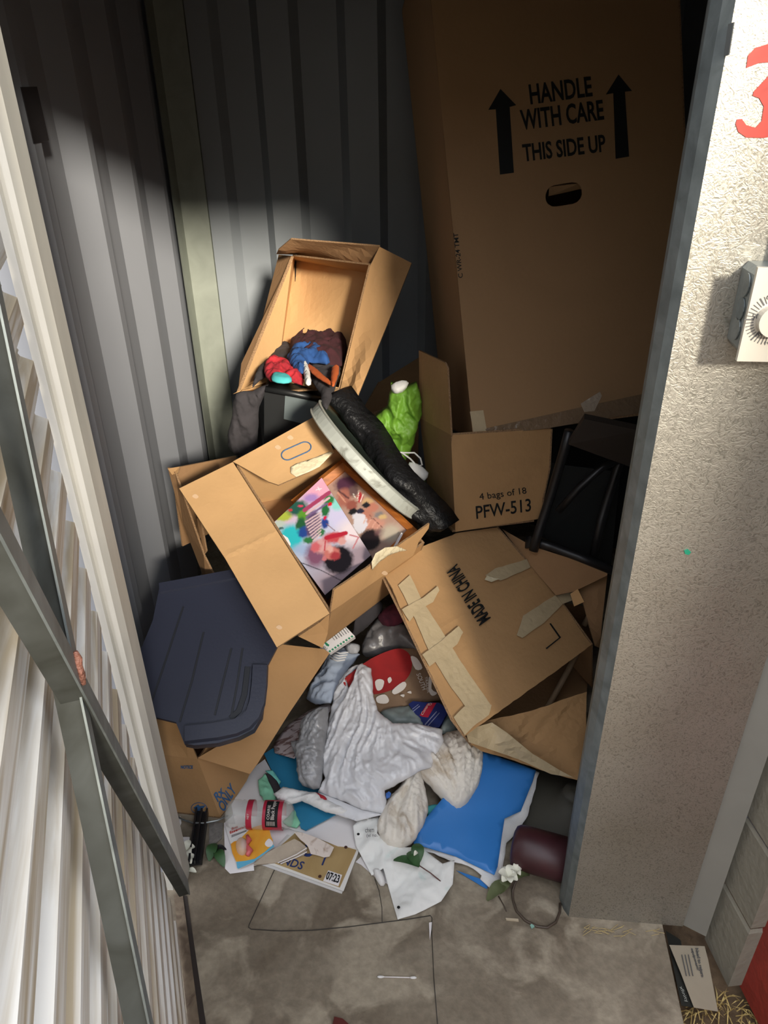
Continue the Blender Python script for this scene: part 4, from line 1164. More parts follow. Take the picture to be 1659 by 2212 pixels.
# ================================================================ FLOOR LITTER
bp_ = [(1040, 1622, .09), (1070, 1632, .085), (1120, 1650, .075), (1158, 1664, .065), (1150, 1690, .055), (1125, 1752, .035), (1090, 1768, .035), (1085, 1800, .03), (1075, 1872, .02), (1068, 1890, .02), (985, 1850, .02), (893, 1822, .03), (900, 1790, .04), (960, 1720, .06), (1010, 1660, .08)]
tag(sheet('poster_board', [Z(*p) for p in bp_], blue, th=.0015, res=.015, fn=warp(.004, 5), smooth=True), 'bright blue poster sheet lying right of the dirty white cloth', 'poster')
tag(sheet('tissue_paper', [Z(*p) for p in [(1120, 1650, .06), (1163, 1670, .05), (1158, 1695, .04), (1140, 1760, .03), (1118, 1795, .02), (1095, 1820, .015), (1080, 1905, .012), (1058, 1918, .01), (1040, 1900, .01), (1042, 1890, .012), (1010, 1870, .012), (970, 1858, .012), (905, 1832, .012), (940, 1780, .015), (1050, 1700, .04)]], white_cl, th=.002, res=.010, fn=crumple(.006, 22), smooth=True, jag=.003), 'white tissue sheet showing all round under the blue poster', 'paper')
tag(sheet('poster_board', [Z(*p) for p in [(985, 1880, .006), (1000, 1885, .006), (1056, 1905, .006), (1052, 1920, .004), (1040, 1914, .004)]], blue, th=.001), 'blue corner of a second sheet under the white tissue', 'poster')

# crumpled printed paper
cpaper = [(762, 1783, .04), (775, 1772, .04), (818, 1763, .045), (815, 1800, .04), (837, 1825, .035), (875, 1830, .035), (910, 1832, .03), (956, 1866, .03), (982, 1858, .035), (978, 1910, .02), (953, 1948, .008), (897, 1976, .004), (859, 1987, .004), (840, 1920, .006), (828, 1876, .02), (803, 1892, .006), (768, 1826, .02)]
pp = thing('crumpled_paper', 'crumpled punched sheet with printed lines, nearest the viewer', 'paper', Z(860, 1880, 0))
sheet('paper_sheet', [Z(*p) for p in cpaper], paper_s, pp, th=.0008, res=.005, fn=crumple(.012, 10), smooth=True)
cpl = Plane(Z(768, 1826, .047), Z(818, 1763, .06), Z(837, 1825, .047))
ptext('chem', cpl, (789, 1800), (808, 1799), (789, 1790), ink_g, pp, lift=.004)
ptext('(el no.', cpl, (792, 1812), (815, 1811), (792, 1803), ink_g, pp, lift=.004)
for x, y, z in ((774, 1803, .046), (861, 1961, .0105)):
    c0 = Z(x, y, z)
    obj('punch_hole', [c0 + V((.0035 * math.cos(k * .524), .0035 * math.sin(k * .524), .002)) for k in range(12)], [tuple(range(12))], ink, pp)
lump('wadded_tissue', [Z(*p) for p in [(806, 1880, .012), (818, 1876, .015), (828, 1888, .012), (832, 1908, .006), (822, 1914, .005), (812, 1898, .008)]], white_cl, 'small wad of white tissue against the crumpled sheet', 'tissue', h=.012, bw=.012, amp=.004, res=.004)
tag(sheet('white_card', S([(768, 1862), (780, 1868), (812, 1896), (842, 1912), (836, 1880), (790, 1840)], .003), paper_w, th=.0008), 'flat white card sticking out below the crumpled sheet', 'card')

# dirty cloths
lump('white_towel', [Z(*p) for p in [(958, 1588, .10), (1000, 1584, .10), (1038, 1612, .09), (1042, 1655, .08), (1030, 1705, .06), (1005, 1740, .05), (985, 1748, .045), (960, 1730, .05), (930, 1700, .07), (892, 1655, .10), (920, 1630, .11), (945, 1605, .11)]],
     dirty_cl, 'stained cream cloth bundle right of the white plastic bag', 'cloth', h=.055, bw=.06, amp=.022, res=.0045, hub=Z(985, 1745, .07), k=12, jag=.002)
lump('stained_cloth', [Z(*p) for p in [(832, 1735, .06), (862, 1700, .08), (885, 1668, .10), (905, 1660, .10), (918, 1700, .07), (925, 1745, .05), (920, 1770, .045), (898, 1812, .04), (875, 1828, .035), (838, 1826, .035), (816, 1800, .04), (818, 1770, .05)]],
     dirty_cl, 'stained cream cloth folded below the white plastic bag', 'cloth', h=.035, bw=.04, amp=.018, res=.0045, seed=4, hub=Z(900, 1660, .1), k=10, jag=.003)
lump('teal_cloth', [Z(*p) for p in [(918, 1742, .03), (955, 1738, .03), (975, 1745, .028), (950, 1752, .025), (925, 1760, .025)]], cyan_c, 'small teal cloth edge between the cream cloth bundle and blue poster', 'cloth', h=.006, bw=.01, amp=.002, res=.006)

# white grocery bag
def zb(l): return [(p[0] / 3.318 + 560, p[1] / 3.318 + 1280, p[2]) for p in l]
wb = zb([(595, 600, .20), (650, 540, .22), (740, 505, .23), (800, 545, .23), (815, 640, .22), (815, 740, .20), (850, 850, .18), (960, 935, .17), (1130, 935, .17), (1310, 985, .16), (1320, 1060, .15), (1265, 1170, .14), (1230, 1250, .13), (1130, 1290, .13), (1030, 1350, .12), (900, 1420, .10), (905, 1500, .08), (890, 1590, .06), (740, 1560, .06), (600, 1500, .06), (420, 1430, .06), (470, 1330, .08), (440, 1250, .09), (450, 1100, .11), (500, 900, .14), (540, 700, .17)])
hole = [Z(*p) for p in zb([(620, 605, .205), (720, 550, .215), (690, 640, .205), (650, 700, .195)])]
gbag = thing('plastic_bag', 'large crumpled white plastic carrier bag draped over the pile', 'bag', Z(740, 1700, .03))
def bagfold(x, y):
    return crumple(.018, 9, (2.4, .55), 1.25, 2)(x, y) + crumple(.006, 26, (1.6, .8), .4, 5)(x, y)
wbp = [Z(*p) for p in wb]
sheet('bag_body', wbp, bag_w, gbag, th=.003, res=.0042, fn=radial(wbp, Z(780, 1440, .22), .016, 11, 7, 2), bulge=.02, bw=.05, jag=.0022, smooth=True, holes=[hole], spl=0)
decal('blue_print', [Z(*p) for p in zb([(905, 1440, .125), (930, 1425, .125), (945, 1440, .125), (935, 1470, .12), (910, 1480, .12)])], mat('blue_print', (.03, .14, .5), .5, var=.6, vscale=80, vdist=3), gbag, jag=.001, res=.004)
sheet('bag_tail', [Z(*p) for p in zb([(420, 1430, .062), (600, 1500, .065), (740, 1560, .065), (890, 1590, .06), (700, 1640, .05), (560, 1590, .05), (480, 1500, .055)])], bag_w, gbag, th=.002, res=.007, fn=crumple(.006, 20, (1, 3)), smooth=True)

lump('plastic_bag', [Z(*p) for p in zb([(230, 1070, .10), (290, 1060, .11), (300, 950, .13), (360, 870, .15), (490, 820, .17), (480, 1000, .14), (455, 1250, .10), (430, 1400, .07), (350, 1400, .06), (285, 1350, .07), (270, 1200, .09)])],
     bag_g, 'grey see-through plastic bag tucked under the white bag on its left', 'bag', h=.03, bw=.04, amp=.016, res=.0045, hub=Z(650, 1620, .12), k=12, seed=9, jag=.002)
# kraft bag with red disc
kb_ = thing('paper_bag', 'brown kraft grocery bag with a red disc printed on it', 'bag', Z(860, 1480, .1))
kp = Plane(Z(790, 1520, .155), Z(940, 1500, .155), Z(880, 1400, .25))
kl = [(px / 3.318 + 560, py / 3.318 + 1280) for px, py in [(600, 620), (800, 480), (1000, 400), (1140, 400), (1200, 520), (1300, 720), (1310, 770), (1090, 800), (960, 840), (840, 870), (700, 800)]]
kfn = crumple(.005, 12, (1, 1.5), .3, 8)
sheet('bag_body', kp.pts(kl), kraft, kb_, th=.02, res=.01, fn=kfn, smooth=True)
disc = [(px / 3.318 + 560, py / 3.318 + 1280) for px, py in [(600, 640), (680, 560), (800, 475), (920, 420), (1010, 402), (1075, 440), (1095, 520), (1070, 600), (1000, 670), (900, 715), (800, 730), (680, 710)]]
sheet('red_disc', smooth_outline(kp.pts(disc, .006), 4), red_b, kb_, th=.001, res=.01)
for l in ([(830, 640), (860, 620), (895, 635), (880, 690), (845, 700)], [(920, 620), (940, 605), (950, 630), (930, 650)], [(955, 700), (1030, 640), (1055, 660), (1030, 700), (970, 730)], [(840, 750), (900, 730), (930, 770), (910, 795), (850, 790)], [(1085, 460), (1130, 470), (1170, 540), (1120, 550)], [(1215, 610), (1240, 600), (1235, 690), (1275, 720), (1240, 740), (1215, 700)], [(1010, 735), (1040, 730), (1035, 750)], [(1060, 715), (1085, 705), (1090, 725)]):
    sheet('printed_picture', smooth_outline(kp.pts([(px / 3.318 + 560, py / 3.318 + 1280) for px, py in l], .0085), 3), white_i, kb_, th=.0005)
def kt(s_, a, b, c_): 
    g = lambda p: kp.at(p[0] / 3.318 + 560, p[1] / 3.318 + 1280, .008)
    text(s_, g(a), g(b) - g(a), g(c_) - g(a), white_i, kb_, lift=.001)
kt('SOUTH', (1125, 585), (1170, 700), (1155, 575)); kt('TRADER', (1185, 605), (1205, 720), (1203, 602))
# blue and red package
cpk = thing('medicine_packet', 'navy packet with a red label beside the kraft bag', 'packet', Z(920, 1540, .12))
kp2 = Plane(Z(885, 1520, .16), Z(960, 1530, .16), Z(920, 1572, .13))
g2 = lambda l, o=0: [kp2.at(px / 3.318 + 560, py / 3.318 + 1280, o) for px, py in l]
navy = mat('navy_print', (.008, .016, .11), .5, spec=.15)
sheet('packet_body', g2([(1070, 800), (1100, 778), (1180, 785), (1290, 790), (1340, 830), (1350, 860), (1290, 965), (1200, 970), (1160, 930)]), navy, cpk, th=.025)
sheet('red_label', g2([(1150, 880), (1205, 795), (1270, 790), (1210, 895), (1170, 890)], .001), mat('crimson_print', (.36, .008, .03), .5, spec=.15), cpk, th=.0006)
q0, q1, q2 = g2([(1170, 882), (1222, 800), (1192, 888)], .002)
text('Control', q1, q0 - q1, (g2([(1245, 806)], .002)[0] - q1), white_i, cpk, lift=.001) if False else text('Contro', q0, q1 - q0, (q0 - q2) * -1 if False else g2([(1158, 868)], .002)[0] - q0, white_i, cpk, lift=.001)
text('O', *(lambda a, b, c_: (a, b - a, c_ - a))(*g2([(1222, 812), (1240, 800), (1212, 800)], .003)), white_i, cpk, lift=.001)
for l in ([(1185, 945), (1270, 850), (1274, 854), (1190, 950)], [(1205, 955), (1290, 860), (1293, 863), (1210, 958)], [(1100, 850), (1150, 810), (1153, 814), (1104, 855)], [(1095, 835), (1140, 800), (1142, 803), (1098, 838)]):
    sheet('print_line', g2(l, .001), mat('pale_blue_ink', (.2, .22, .34), .6), cpk, th=.0005)
# white and green carton
dl = thing('carton', 'small white carton with green diamonds under the picture box corner', 'carton', Z(725, 1385, .25))
dpn = Plane(Z(692, 1397, .275), Z(705, 1410, .265), Z(740, 1352, .31))
g3 = lambda l, o=0: [dpn.at(px / 5.53 + 680, py / 5.53 + 1330, o) for px, py in l]
sheet('carton_body', g3([(60, 380), (90, 230), (130, 200), (350, 110), (480, 245), (180, 445)]), paper_w, dl, th=.03)
gi = mat('green_ink', (.01, .22, .10), .5)
for k in range(9):
    x, y = 180 + 33 * k, 425 - 22 * k
    sheet('green_diamond', g3([(x - 18, y), (x, y - 16), (x + 18, y), (x, y + 14)], .001), gi, dl, th=.0005)
sheet('green_bar', g3([(85, 290), (95, 285), (175, 350), (165, 368), (140, 360)], .001), gi, dl, th=.0005)
for k in range(7):
    x, y = 190 + 28 * k, 235 - 15 * k
    wq = (5, 9, 6, 10, 5, 8, 6)[k]
    sheet('barcode_bar', g3([(x, y), (x + wq, y - 4), (x + wq + 45, y + 55), (x + 45, y + 60)], .001), ink_g, dl, th=.0004)
text('DELI', *(lambda a, b, c_: (a, b - a, c_ - a))(*g3([(145, 405), (70, 350), (158, 380)], .001)), ink_g, dl, lift=-.0015) if False else text('DELI', *(lambda a, b, c_: (a, b - a, c_ - a))(*g3([(72, 375), (140, 410), (85, 350)], .001)), ink_g, dl, lift=.001)

# cloths and film in the middle
lblue = mat('pale_blue_cloth', (.42, .48, .58), .85, var=.15, vscale=14)
sh_ = thing('shirt', 'pale blue shirt with white stripes between carton and white bag', 'clothing', Z(700, 1460, .1))
lump('shirt_body', [Z(*p) for p in zb([(330, 760, .12), (400, 610, .15), (480, 480, .18), (540, 410, .20), (640, 390, .21), (720, 440, .21), (640, 540, .19), (560, 680, .17), (510, 790, .15), (400, 800, .13)])], lblue, '', '', parent=sh_, h=.015, bw=.04, amp=.016, fr_=16, st=(1.5, .8), ang=.8, spl=0, jag=.003, res=.006)
for k in range(4):
    tube('white_stripe', [Z(*p) for p in zb([(510 + 8 * k, 470 - 16 * k, .232), (560 + 8 * k, 490 - 18 * k, .240), (615 + 8 * k, 482 - 18 * k, .240)])], .0022, white_cl, sh_, seg=6)
lump('grey_film', [Z(*p) for p in zb([(740, 400, .20), (790, 280, .24), (880, 150, .27), (900, 130, .27), (960, 200, .27), (1060, 230, .28), (1150, 420, .24), (1000, 400, .23), (840, 450, .21), (760, 460, .20)])],
     mat('smoky_film', (.20, .19, .19), .3, var=.4, vscale=16, bump=.2), 'smoky plastic wrap behind the brown kraft bag', 'plastic wrap', h=.03, bw=.04, amp=.014, fr_=18)
lump('maroon_scarf', [Z(*p) for p in zb([(850, 160, .29), (920, 110, .31), (1010, 60, .33), (1050, 160, .32), (1020, 210, .30), (960, 240, .29), (880, 230, .28)])], mat('maroon_print_cloth', (.14, .02, .04), .9, col2=(.05, .008, .02), vscale=30), 'maroon patterned cloth under the left edge of the taped box', 'cloth', h=.02, bw=.03, amp=.008)
lump('black_cloth', [Z(*p) for p in zb([(600, 420, .20), (640, 330, .24), (760, 250, .27), (880, 120, .30), (860, 60, .34), (700, 180, .32), (680, 280, .28), (620, 380, .22)])], grey_c, 'dark cloth in the gap below the picture box', 'cloth', h=.01, amp=.008)
lump('black_scrap', [Z(*p) for p in zb([(370, 770, .10), (420, 700, .12), (510, 760, .12), (490, 800, .11), (430, 810, .10)])], grey_c, 'black scrap between the pale blue shirt and white bag', 'cloth', h=.01, bw=.02, amp=.004)
lump('green_film', [Z(*p) for p in zb([(870, 860, .14), (940, 830, .14), (1080, 810, .14), (1180, 940, .13), (1300, 980, .13), (1340, 860, .13), (1400, 930, .12), (1420, 1010, .11), (1300, 1010, .12), (1100, 950, .13), (960, 940, .14)])],
     mat('pale_green_film', (.25, .30, .29), .45, var=.3, vscale=20), 'pale green plastic film round the navy packet', 'plastic wrap', h=.012, bw=.02, amp=.008, fr_=22)
lump('film_scrap', [Z(*p) for p in zb([(620, 380, .235), (660, 360, .24), (720, 380, .24), (700, 430, .235), (640, 430, .23)])], mat('glossy_film', (.42, .42, .43), .12, bump=.5), 'small crinkled clear film beside the carton', 'plastic wrap', h=.012, bw=.02, amp=.006, res=.005)

# striped print (photo paper) and folder on the left
sp_pts = zb([(100, 1090, .03), (200, 950, .06), (350, 850, .09), (500, 785, .12), (520, 830, .12), (400, 1000, .09), (290, 1130, .06), (250, 1190, .05), (110, 1150, .03)])
tag(sheet('glossy_print', [Z(*p) for p in sp_pts], mat('pink_striped_print', (.55, .47, .47), .4, col2=(.20, .12, .11), vscale=9, stretch=(3, 9, 1), contrast=(.42, .5)), th=.001, res=.012, fn=warp(.004, 8), smooth=True), 'pinkish striped glossy print under the grey plastic bag', 'print')
tag(sheet('blue_folder', [Z(*p) for p in [(570, 1628, .022), (590, 1616, .024), (640, 1634, .028), (700, 1720, .028), (728, 1757, .026), (660, 1793, .022), (650, 1788, .022), (632, 1742, .022), (604, 1700, .022)]], teal, th=.004), 'teal blue folder under white cloth left of the white bag', 'folder')
lump('mint_cloth', [Z(*p) for p in [(557, 1685, .03), (572, 1670, .032), (585, 1690, .03), (598, 1725, .03), (590, 1735, .028), (572, 1730, .028), (560, 1715, .028)]], mint, 'mint green cloth scrap above the bottle', 'cloth', h=.004, bw=.02, amp=.010, fr_=18, st=(2, .7), res=.004, spl=0, jag=.004)
lump('mint_cloth', [Z(*p) for p in [(575, 1664, .034), (590, 1664, .034), (606, 1690, .03), (600, 1700, .03)]], mat('aqua_cloth', (.18, .58, .50), .85), 'aqua cloth strip at the left edge of the teal folder', 'cloth', h=.002, bw=.01, amp=.006, res=.004, spl=0, jag=.003)
lump('mint_cloth', [Z(*p) for p in [(610, 1775, .024), (636, 1750, .026), (648, 1778, .024), (640, 1786, .022), (622, 1784, .022)]], mint, 'mint cloth scrap at the right end of the bottle', 'cloth', h=.002, bw=.01, amp=.006, res=.004, spl=0, jag=.003)
lump('black_strap', [Z(*p) for p in [(573, 1670, .036), (588, 1676, .036), (606, 1700, .034), (612, 1712, .032), (596, 1722, .032), (584, 1695, .034)]], grey_c, 'black strap lying on the mint green cloth', 'strap', h=.005, bw=.01, amp=.001, res=.006)
lump('white_rag', [Z(*p) for p in [(590, 1716, .05), (612, 1700, .06), (640, 1706, .06), (682, 1712, .06), (702, 1726, .06), (740, 1742, .055), (790, 1752, .05), (812, 1756, .045), (795, 1772, .035), (740, 1764, .045), (700, 1752, .05), (652, 1730, .05), (622, 1738, .05), (600, 1725, .05)]],
     white_cl, 'twisted white rag lying across the teal folder', 'cloth', h=.012, bw=.02, amp=.016, fr_=16, st=(.6, 2.2), ang=-.3, res=.004, spl=0)
lump('red_scrap', [Z(*p) for p in [(676, 1712, .065), (700, 1718, .065), (706, 1730, .062), (690, 1728, .062)]], red_c, 'small red scrap beside the twisted white rag', 'cloth', h=.004, bw=.01, amp=.001, res=.005)

# papers
tag(sheet('paper_sheet', [Z(*p) for p in [(500, 1740, .012), (535, 1668, .014), (572, 1640, .014), (600, 1690, .014), (650, 1710, .014), (780, 1772, .014), (774, 1832, .010), (730, 1828, .012), (690, 1812, .014), (640, 1794, .014), (590, 1780, .012), (510, 1790, .012)]], paper_w, th=.001, res=.012, fn=warp(.003, 7)), 'large white sheet lying under bottle and teal folder', 'paper')
tag(sheet('paper_sheet', [Z(*p) for p in [(484, 1778, .006), (505, 1760, .006), (610, 1775, .006), (640, 1790, .006), (650, 1818, .006), (600, 1858, .006), (548, 1870, .006), (549, 1880, .005), (497, 1887, .005), (486, 1876, .005)]], paper_w, th=.001, res=.012, fn=warp(.001, 8)), 'white sheet under the pacifier card at floor level', 'paper')
tag(sheet('torn_booklet', [Z(*p) for p in [(548, 1868, .010), (560, 1850, .014), (600, 1830, .022), (636, 1812, .030), (648, 1818, .030), (664, 1832, .020), (656, 1848, .014), (610, 1862, .012), (592, 1864, .012)]], mat('aged_paper', (.46, .38, .29), .8, var=.2, vscale=18), th=.006, res=.010, fn=warp(.003, 12)), 'torn aged booklet curling beside the pacifier card', 'booklet')
tag(sheet('torn_paper', [Z(*p) for p in [(636, 1797, .034), (652, 1797, .036), (690, 1812, .030), (722, 1830, .022), (712, 1850, .018), (700, 1852, .016), (672, 1844, .018), (664, 1828, .024), (650, 1812, .030)]], mat('torn_stained_paper', (.62, .54, .48), .8, col2=(.25, .15, .09), vscale=26, contrast=(.3, .45)), th=.001, res=.008, fn=crumple(.003, 20), jag=.002), 'ragged stained paper strip lying on the licence plate', 'paper')
for l in ([(600, 1864, .016), (640, 1846, .022), (662, 1832, .026)], [(606, 1866, .014), (640, 1852, .018), (663, 1840, .020)]):
    tube('page_edge', [Z(*p) for p in l], .0012, paper_w, bpy.data.objects['torn_booklet'], seg=5)

# licence plate
lc = thing('licence_plate', 'bent tan licence plate with blue letters and 07:23 sticker on the floor', 'licence plate', Z(690, 1880, 0))
pl3 = Plane(Z(742, 1924, .006), Z(776, 1834, .010), Z(565, 1862, .008))
plate = mat('tan_plate', (.50, .36, .17), .4, .1, col2=(.36, .24, .10), vscale=8)
sheet('plate_border', pl3.pts([(742, 1925), (777, 1833), (640, 1792), (562, 1860)]), mat('plate_white', (.72, .70, .66), .4), lc, th=.0012)
sheet('plate_face', pl3.pts([(734, 1917), (770, 1836), (640, 1797), (572, 1857)], .001), plate, lc, th=.0008)
navy_i = mat('navy_ink', (.012, .03, .13), .5)
ptext('WINDS', pl3, (577, 1858), (651, 1880), (586, 1842), navy_i, lc, bold=.01, lift=.002)
ptext('D', pl3, (652, 1848), (674, 1856), (664, 1815), navy_i, lc, bold=.02, lift=.002)
ptext('Y', pl3, (688, 1868), (704, 1872), (700, 1838), navy_i, lc, bold=.02, lift=.002)
sheet('date_sticker', pl3.pts([(709, 1880), (739, 1890), (731, 1914), (698, 1903)], .002), paper_w, lc, th=.0005)
ptext('07:23', pl3, (703, 1901), (731, 1910), (708, 1884), ink, lc, bold=.02, lift=.0035)
for x, y in ((691, 1893), (747, 1830)):
    c0 = pl3.at(x, y, .0022)
    obj('bolt_hole', [c0 + V((.004 * math.cos(k * .524), .004 * math.sin(k * .524), 0)) for k in range(12)], [tuple(range(12))], mat('rust_spot', (.06, .02, .012), .8), lc)
tag(sheet('licence_plate', [p - V((0, 0, .004)) for p in pl3.pts([(738, 1928), (770, 1850), (620, 1800), (560, 1864)])], mat('plate_white_old', (.6, .58, .56), .5), th=.0015), 'white edged plate directly beneath the tan licence plate', 'licence plate')

# pacifier card
pcd = thing('pacifier_pack', 'orange and white pacifier card with a clear blister in front of the bottle', 'packet', Z(540, 1830, .008))
p4 = Plane(Z(486, 1785, .014), Z(578, 1780, .022), Z(513, 1876, .012))
g4 = lambda l, o=0: [p4.at(px / 7.213 + 470, py / 7.213 + 1690, o) for px, py in l]
sheet('card', g4([(115, 680), (150, 650), (780, 640), (800, 720), (870, 960), (885, 1000), (560, 1240), (320, 1350), (300, 1330), (290, 1240)]), mat('card_white', (.72, .70, .68), .45), pcd, th=.0015)
sheet('orange_field', smooth_outline(g4([(205, 960), (330, 900), (470, 760), (560, 700), (700, 660), (780, 660), (830, 830), (868, 960), (740, 1080), (580, 1190), (440, 1220), (290, 1235)], .0012), 2), mat('orange_print', (.72, .26, .015), .4, col2=(.75, .42, .06), vscale=14), pcd, th=.0005)
sheet('blue_band', g4([(292, 1238), (440, 1222), (580, 1190), (740, 1080), (868, 965), (884, 1000), (560, 1240), (322, 1346), (304, 1328)], .0016), mat('sky_blue_print', (.12, .42, .60), .4), pcd, th=.0005)
sheet('white_disc', smooth_outline(g4([(740, 940), (800, 875), (860, 930), (850, 985), (790, 1005), (745, 980)], .002), 3), paper_w, pcd, th=.0005)
a, b, c_ = g4([(195, 805), (455, 700), (188, 770)], .0012); text('Essentials', a, b - a, c_ - a, red_p, pcd, bold=.02, lift=.001)
a, b, c_ = g4([(225, 750), (318, 710), (220, 712)], .0012); text('First', a, b - a, c_ - a, red_p, pcd, bold=.02, lift=.001)
for k in range(2):
    sheet('print_line', g4([(215, 825 + 22 * k), (450, 745 + 10 * k), (452, 751 + 10 * k), (218, 833 + 22 * k)], .0014), ink_g, pcd, th=.0004)
def dome(name, cx, cy, rx, ry, h, m, parent, seg=20):
    c0 = p4.at(cx, cy, .002); e1_ = p4.at(cx + rx, cy, .002) - c0; e2_ = p4.at(cx, cy + ry, .002) - c0
    vs = []; fs = []
    R_ = 6
    for i in range(R_):
        a = math.pi / 2 * i / R_
        for k in range(seg):
            an = 2 * math.pi * k / seg
            vs.append(c0 + (e1_ * math.cos(an) + e2_ * math.sin(an)) * math.cos(a) + p4.n * h * math.sin(a))
    vs.append(c0 + p4.n * h)
    for i in range(R_ - 1):
        for k in range(seg):
            fs.append((i * seg + k, i * seg + (k + 1) % seg, (i + 1) * seg + (k + 1) % seg, (i + 1) * seg + k))
    for k in range(seg):
        fs.append(((R_ - 1) * seg + k, (R_ - 1) * seg + (k + 1) % seg, len(vs) - 1))
    return obj(name, vs, fs, m, parent, smooth=True)
pink = mat('pink_plastic', (.62, .12, .12), .3)
tube('pacifier_shield', [p4.at(x, y, .006) for x, y in [(534, 1805), (538, 1815), (532, 1826), (540, 1838), (534, 1848)]], .005, pink, pcd, radii=[.004, .0065, .005, .0075, .005], seg=10)
dome('blister', 523, 1829, 14, 19, .016, mat('clear_blister', (.80, .66, .56), .08, alpha=.45), pcd)
dome('pacifier_nipple', 527, 1824, 7, 10, .012, mat('pearl', (.62, .45, .42), .15), pcd)

# bottle
bt0, bt1 = Z(488, 1758, .040), Z(634, 1762, .040)
bz = (bt1 - bt0); bLn = bz.length; bz.normalize()
btl = thing('plastic_bottle', 'clear plastic bottle with black and red label lying on papers', 'bottle', bt0.lerp(bt1, .5) - V((0, 0, .035)))
def revolve(name, prof, m, parent, seg=36):
    x = V((0, 0, 1)) - bz * bz.z; x.normalize(); y = bz.cross(x)
    vs = []; fs = []
    for t, r_ in prof:
        for k in range(seg):
            an = 2 * math.pi * k / seg
            vs.append(bt0 + bz * (t * bLn) + (x * math.cos(an) + y * math.sin(an)) * r_)
    for i in range(len(prof) - 1):
        for k in range(seg):
            fs.append((i * seg + k, i * seg + (k + 1) % seg, (i + 1) * seg + (k + 1) % seg, (i + 1) * seg + k))
    return obj(name, vs, fs, m, parent, smooth=True)
BR_ = .0335
glass_b = mat('bottle_plastic', (.78, .78, .74), .08, alpha=.30, spec=.8)
revolve('bottle_body', [(0, .001), (.01, .020), (.04, .029), (.10, BR_), (.20, BR_), (.23, BR_ - .002), (.26, BR_), (.30, BR_ - .002), (.33, BR_), (.40, BR_ - .001), (.5, BR_), (.86, BR_), (.93, BR_ - .003), (.98, .024), (1.0, .018), (1.0, .001)], glass_b, btl)
red_l = mat('red_label', (.42, .02, .05), .35)
revolve('red_band', [(.335, BR_ + .0006), (.42, BR_ + .0006)], red_l, btl)
revolve('red_band', [(.575, BR_ + .0006), (.86, BR_ + .0006)], red_l, btl)
x_ = V((0, 0, 1)); y_ = bz.cross(x_).normalized()
def onb(t, an, r_): return bt0 + bz * (t * bLn) + (x_ * math.cos(an) + (-y_ if y_.y > 0 else y_) * math.sin(an)) * r_
vs = []; fs = []
for i in range(13):
    an = math.radians(-25 + i * 9.5)
    vs += [onb(.62, an, BR_ + .0012), onb(.80, an, BR_ + .0012)]
fs = [(2 * i, 2 * i + 1, 2 * i + 3, 2 * i + 2) for i in range(12)]
obj('black_label', vs, fs, ink, btl, smooth=True)
def btxt(s_, t0, t1, a0, a1, m):
    cu = bpy.data.curves.new('label_text', 'FONT'); cu.body = s_; cu.offset = .01; cu.resolution_u = 2
    to = bpy.data.objects.new('x', cu); me = bpy.data.meshes.new_from_object(to)
    P = [v.co.copy() for v in me.vertices]; Fc = [tuple(p.vertices) for p in me.polygons]
    bpy.data.objects.remove(to); bpy.data.meshes.remove(me); bpy.data.curves.remove(cu)
    x0 = min(p.x for p in P); x1 = max(p.x for p in P); y0 = min(p.y for p in P); y1 = max(p.y for p in P)
    obj('label_text', [onb(t1 + (t0 - t1) * (p.y - y0) / (y1 - y0), math.radians(a0 + (a1 - a0) * (p.x - x0) / (x1 - x0)), BR_ + .0018) for p in P], Fc, m, btl)
btxt('COARSE', .645, .685, 55, 0, white_i)
btxt('Black Pepper', .70, .77, 55, -30, white_i)
btxt('NET', .355, .385, 55, 35, white_i)
for k in range(9):
    t0 = .645 + .014 * (k % 9)
    obj('label_line', [onb(t0, math.radians(62), BR_ + .0018), onb(t0 + .005, math.radians(62), BR_ + .0018), onb(t0 + .005, math.radians(80), BR_ + .0018), onb(t0, math.radians(80), BR_ + .0018)], [(0, 1, 2, 3)], white_i, btl)

# ---- sliding-door track, hoop, flowers and leaf by the jamb
def zt(l): return [(px / 3.607 + 360, py / 3.607 + 1600) for px, py in l]
tk = thing('metal_track', 'black grooved metal track lying by the left jamb', 'track', Z(425, 1800, 0))
a, b = Z(436, 1765, .012), Z(422, 1868, .012)
bar('track_base', a + (a - b) * .3, b, .030, .006, black_mt, (0, 0, 1), tk)
sd_ = (b - a).normalized().cross(V((0, 0, 1)))
for s in (-1, 0, 1):
    bar('track_rail', a + (a - b) * .3 + sd_ * (.013 * s) + V((0, 0, .008)), b + sd_ * (.013 * s) + V((0, 0, .008)), .004, .014, black_mt, (0, 0, 1), tk)
tag(sheet('paper_scrap', S(zt([(330, 630), (440, 640), (430, 760), (380, 800), (330, 860)]), .004), mat('grey_print', (.24, .22, .20), .8, var=.5, vscale=60), th=.001), 'grey printed strip right of the black track', 'paper')
tag(sheet('paper_scrap', S(zt([(35, 580), (110, 590), (115, 640), (70, 740), (50, 700)]), .006), paper_w, th=.001), 'white paper scrap left of the black track', 'paper')
tag(sheet('white_block', S(zt([(110, 750), (180, 750), (175, 810), (160, 835), (92, 830)]), .012), paper_w, th=.010), 'small white foam block beside the black track', 'block')
tag(tube('wire_hoop', [Z(*p) for p in [(372, 1758, .01), (395, 1770, .012), (418, 1778, .02), (440, 1778, .02), (470, 1772, .02), (492, 1762, .012)]], .0025, galv, seg=8), 'thin grey wire hoop under the RX box', 'wire')
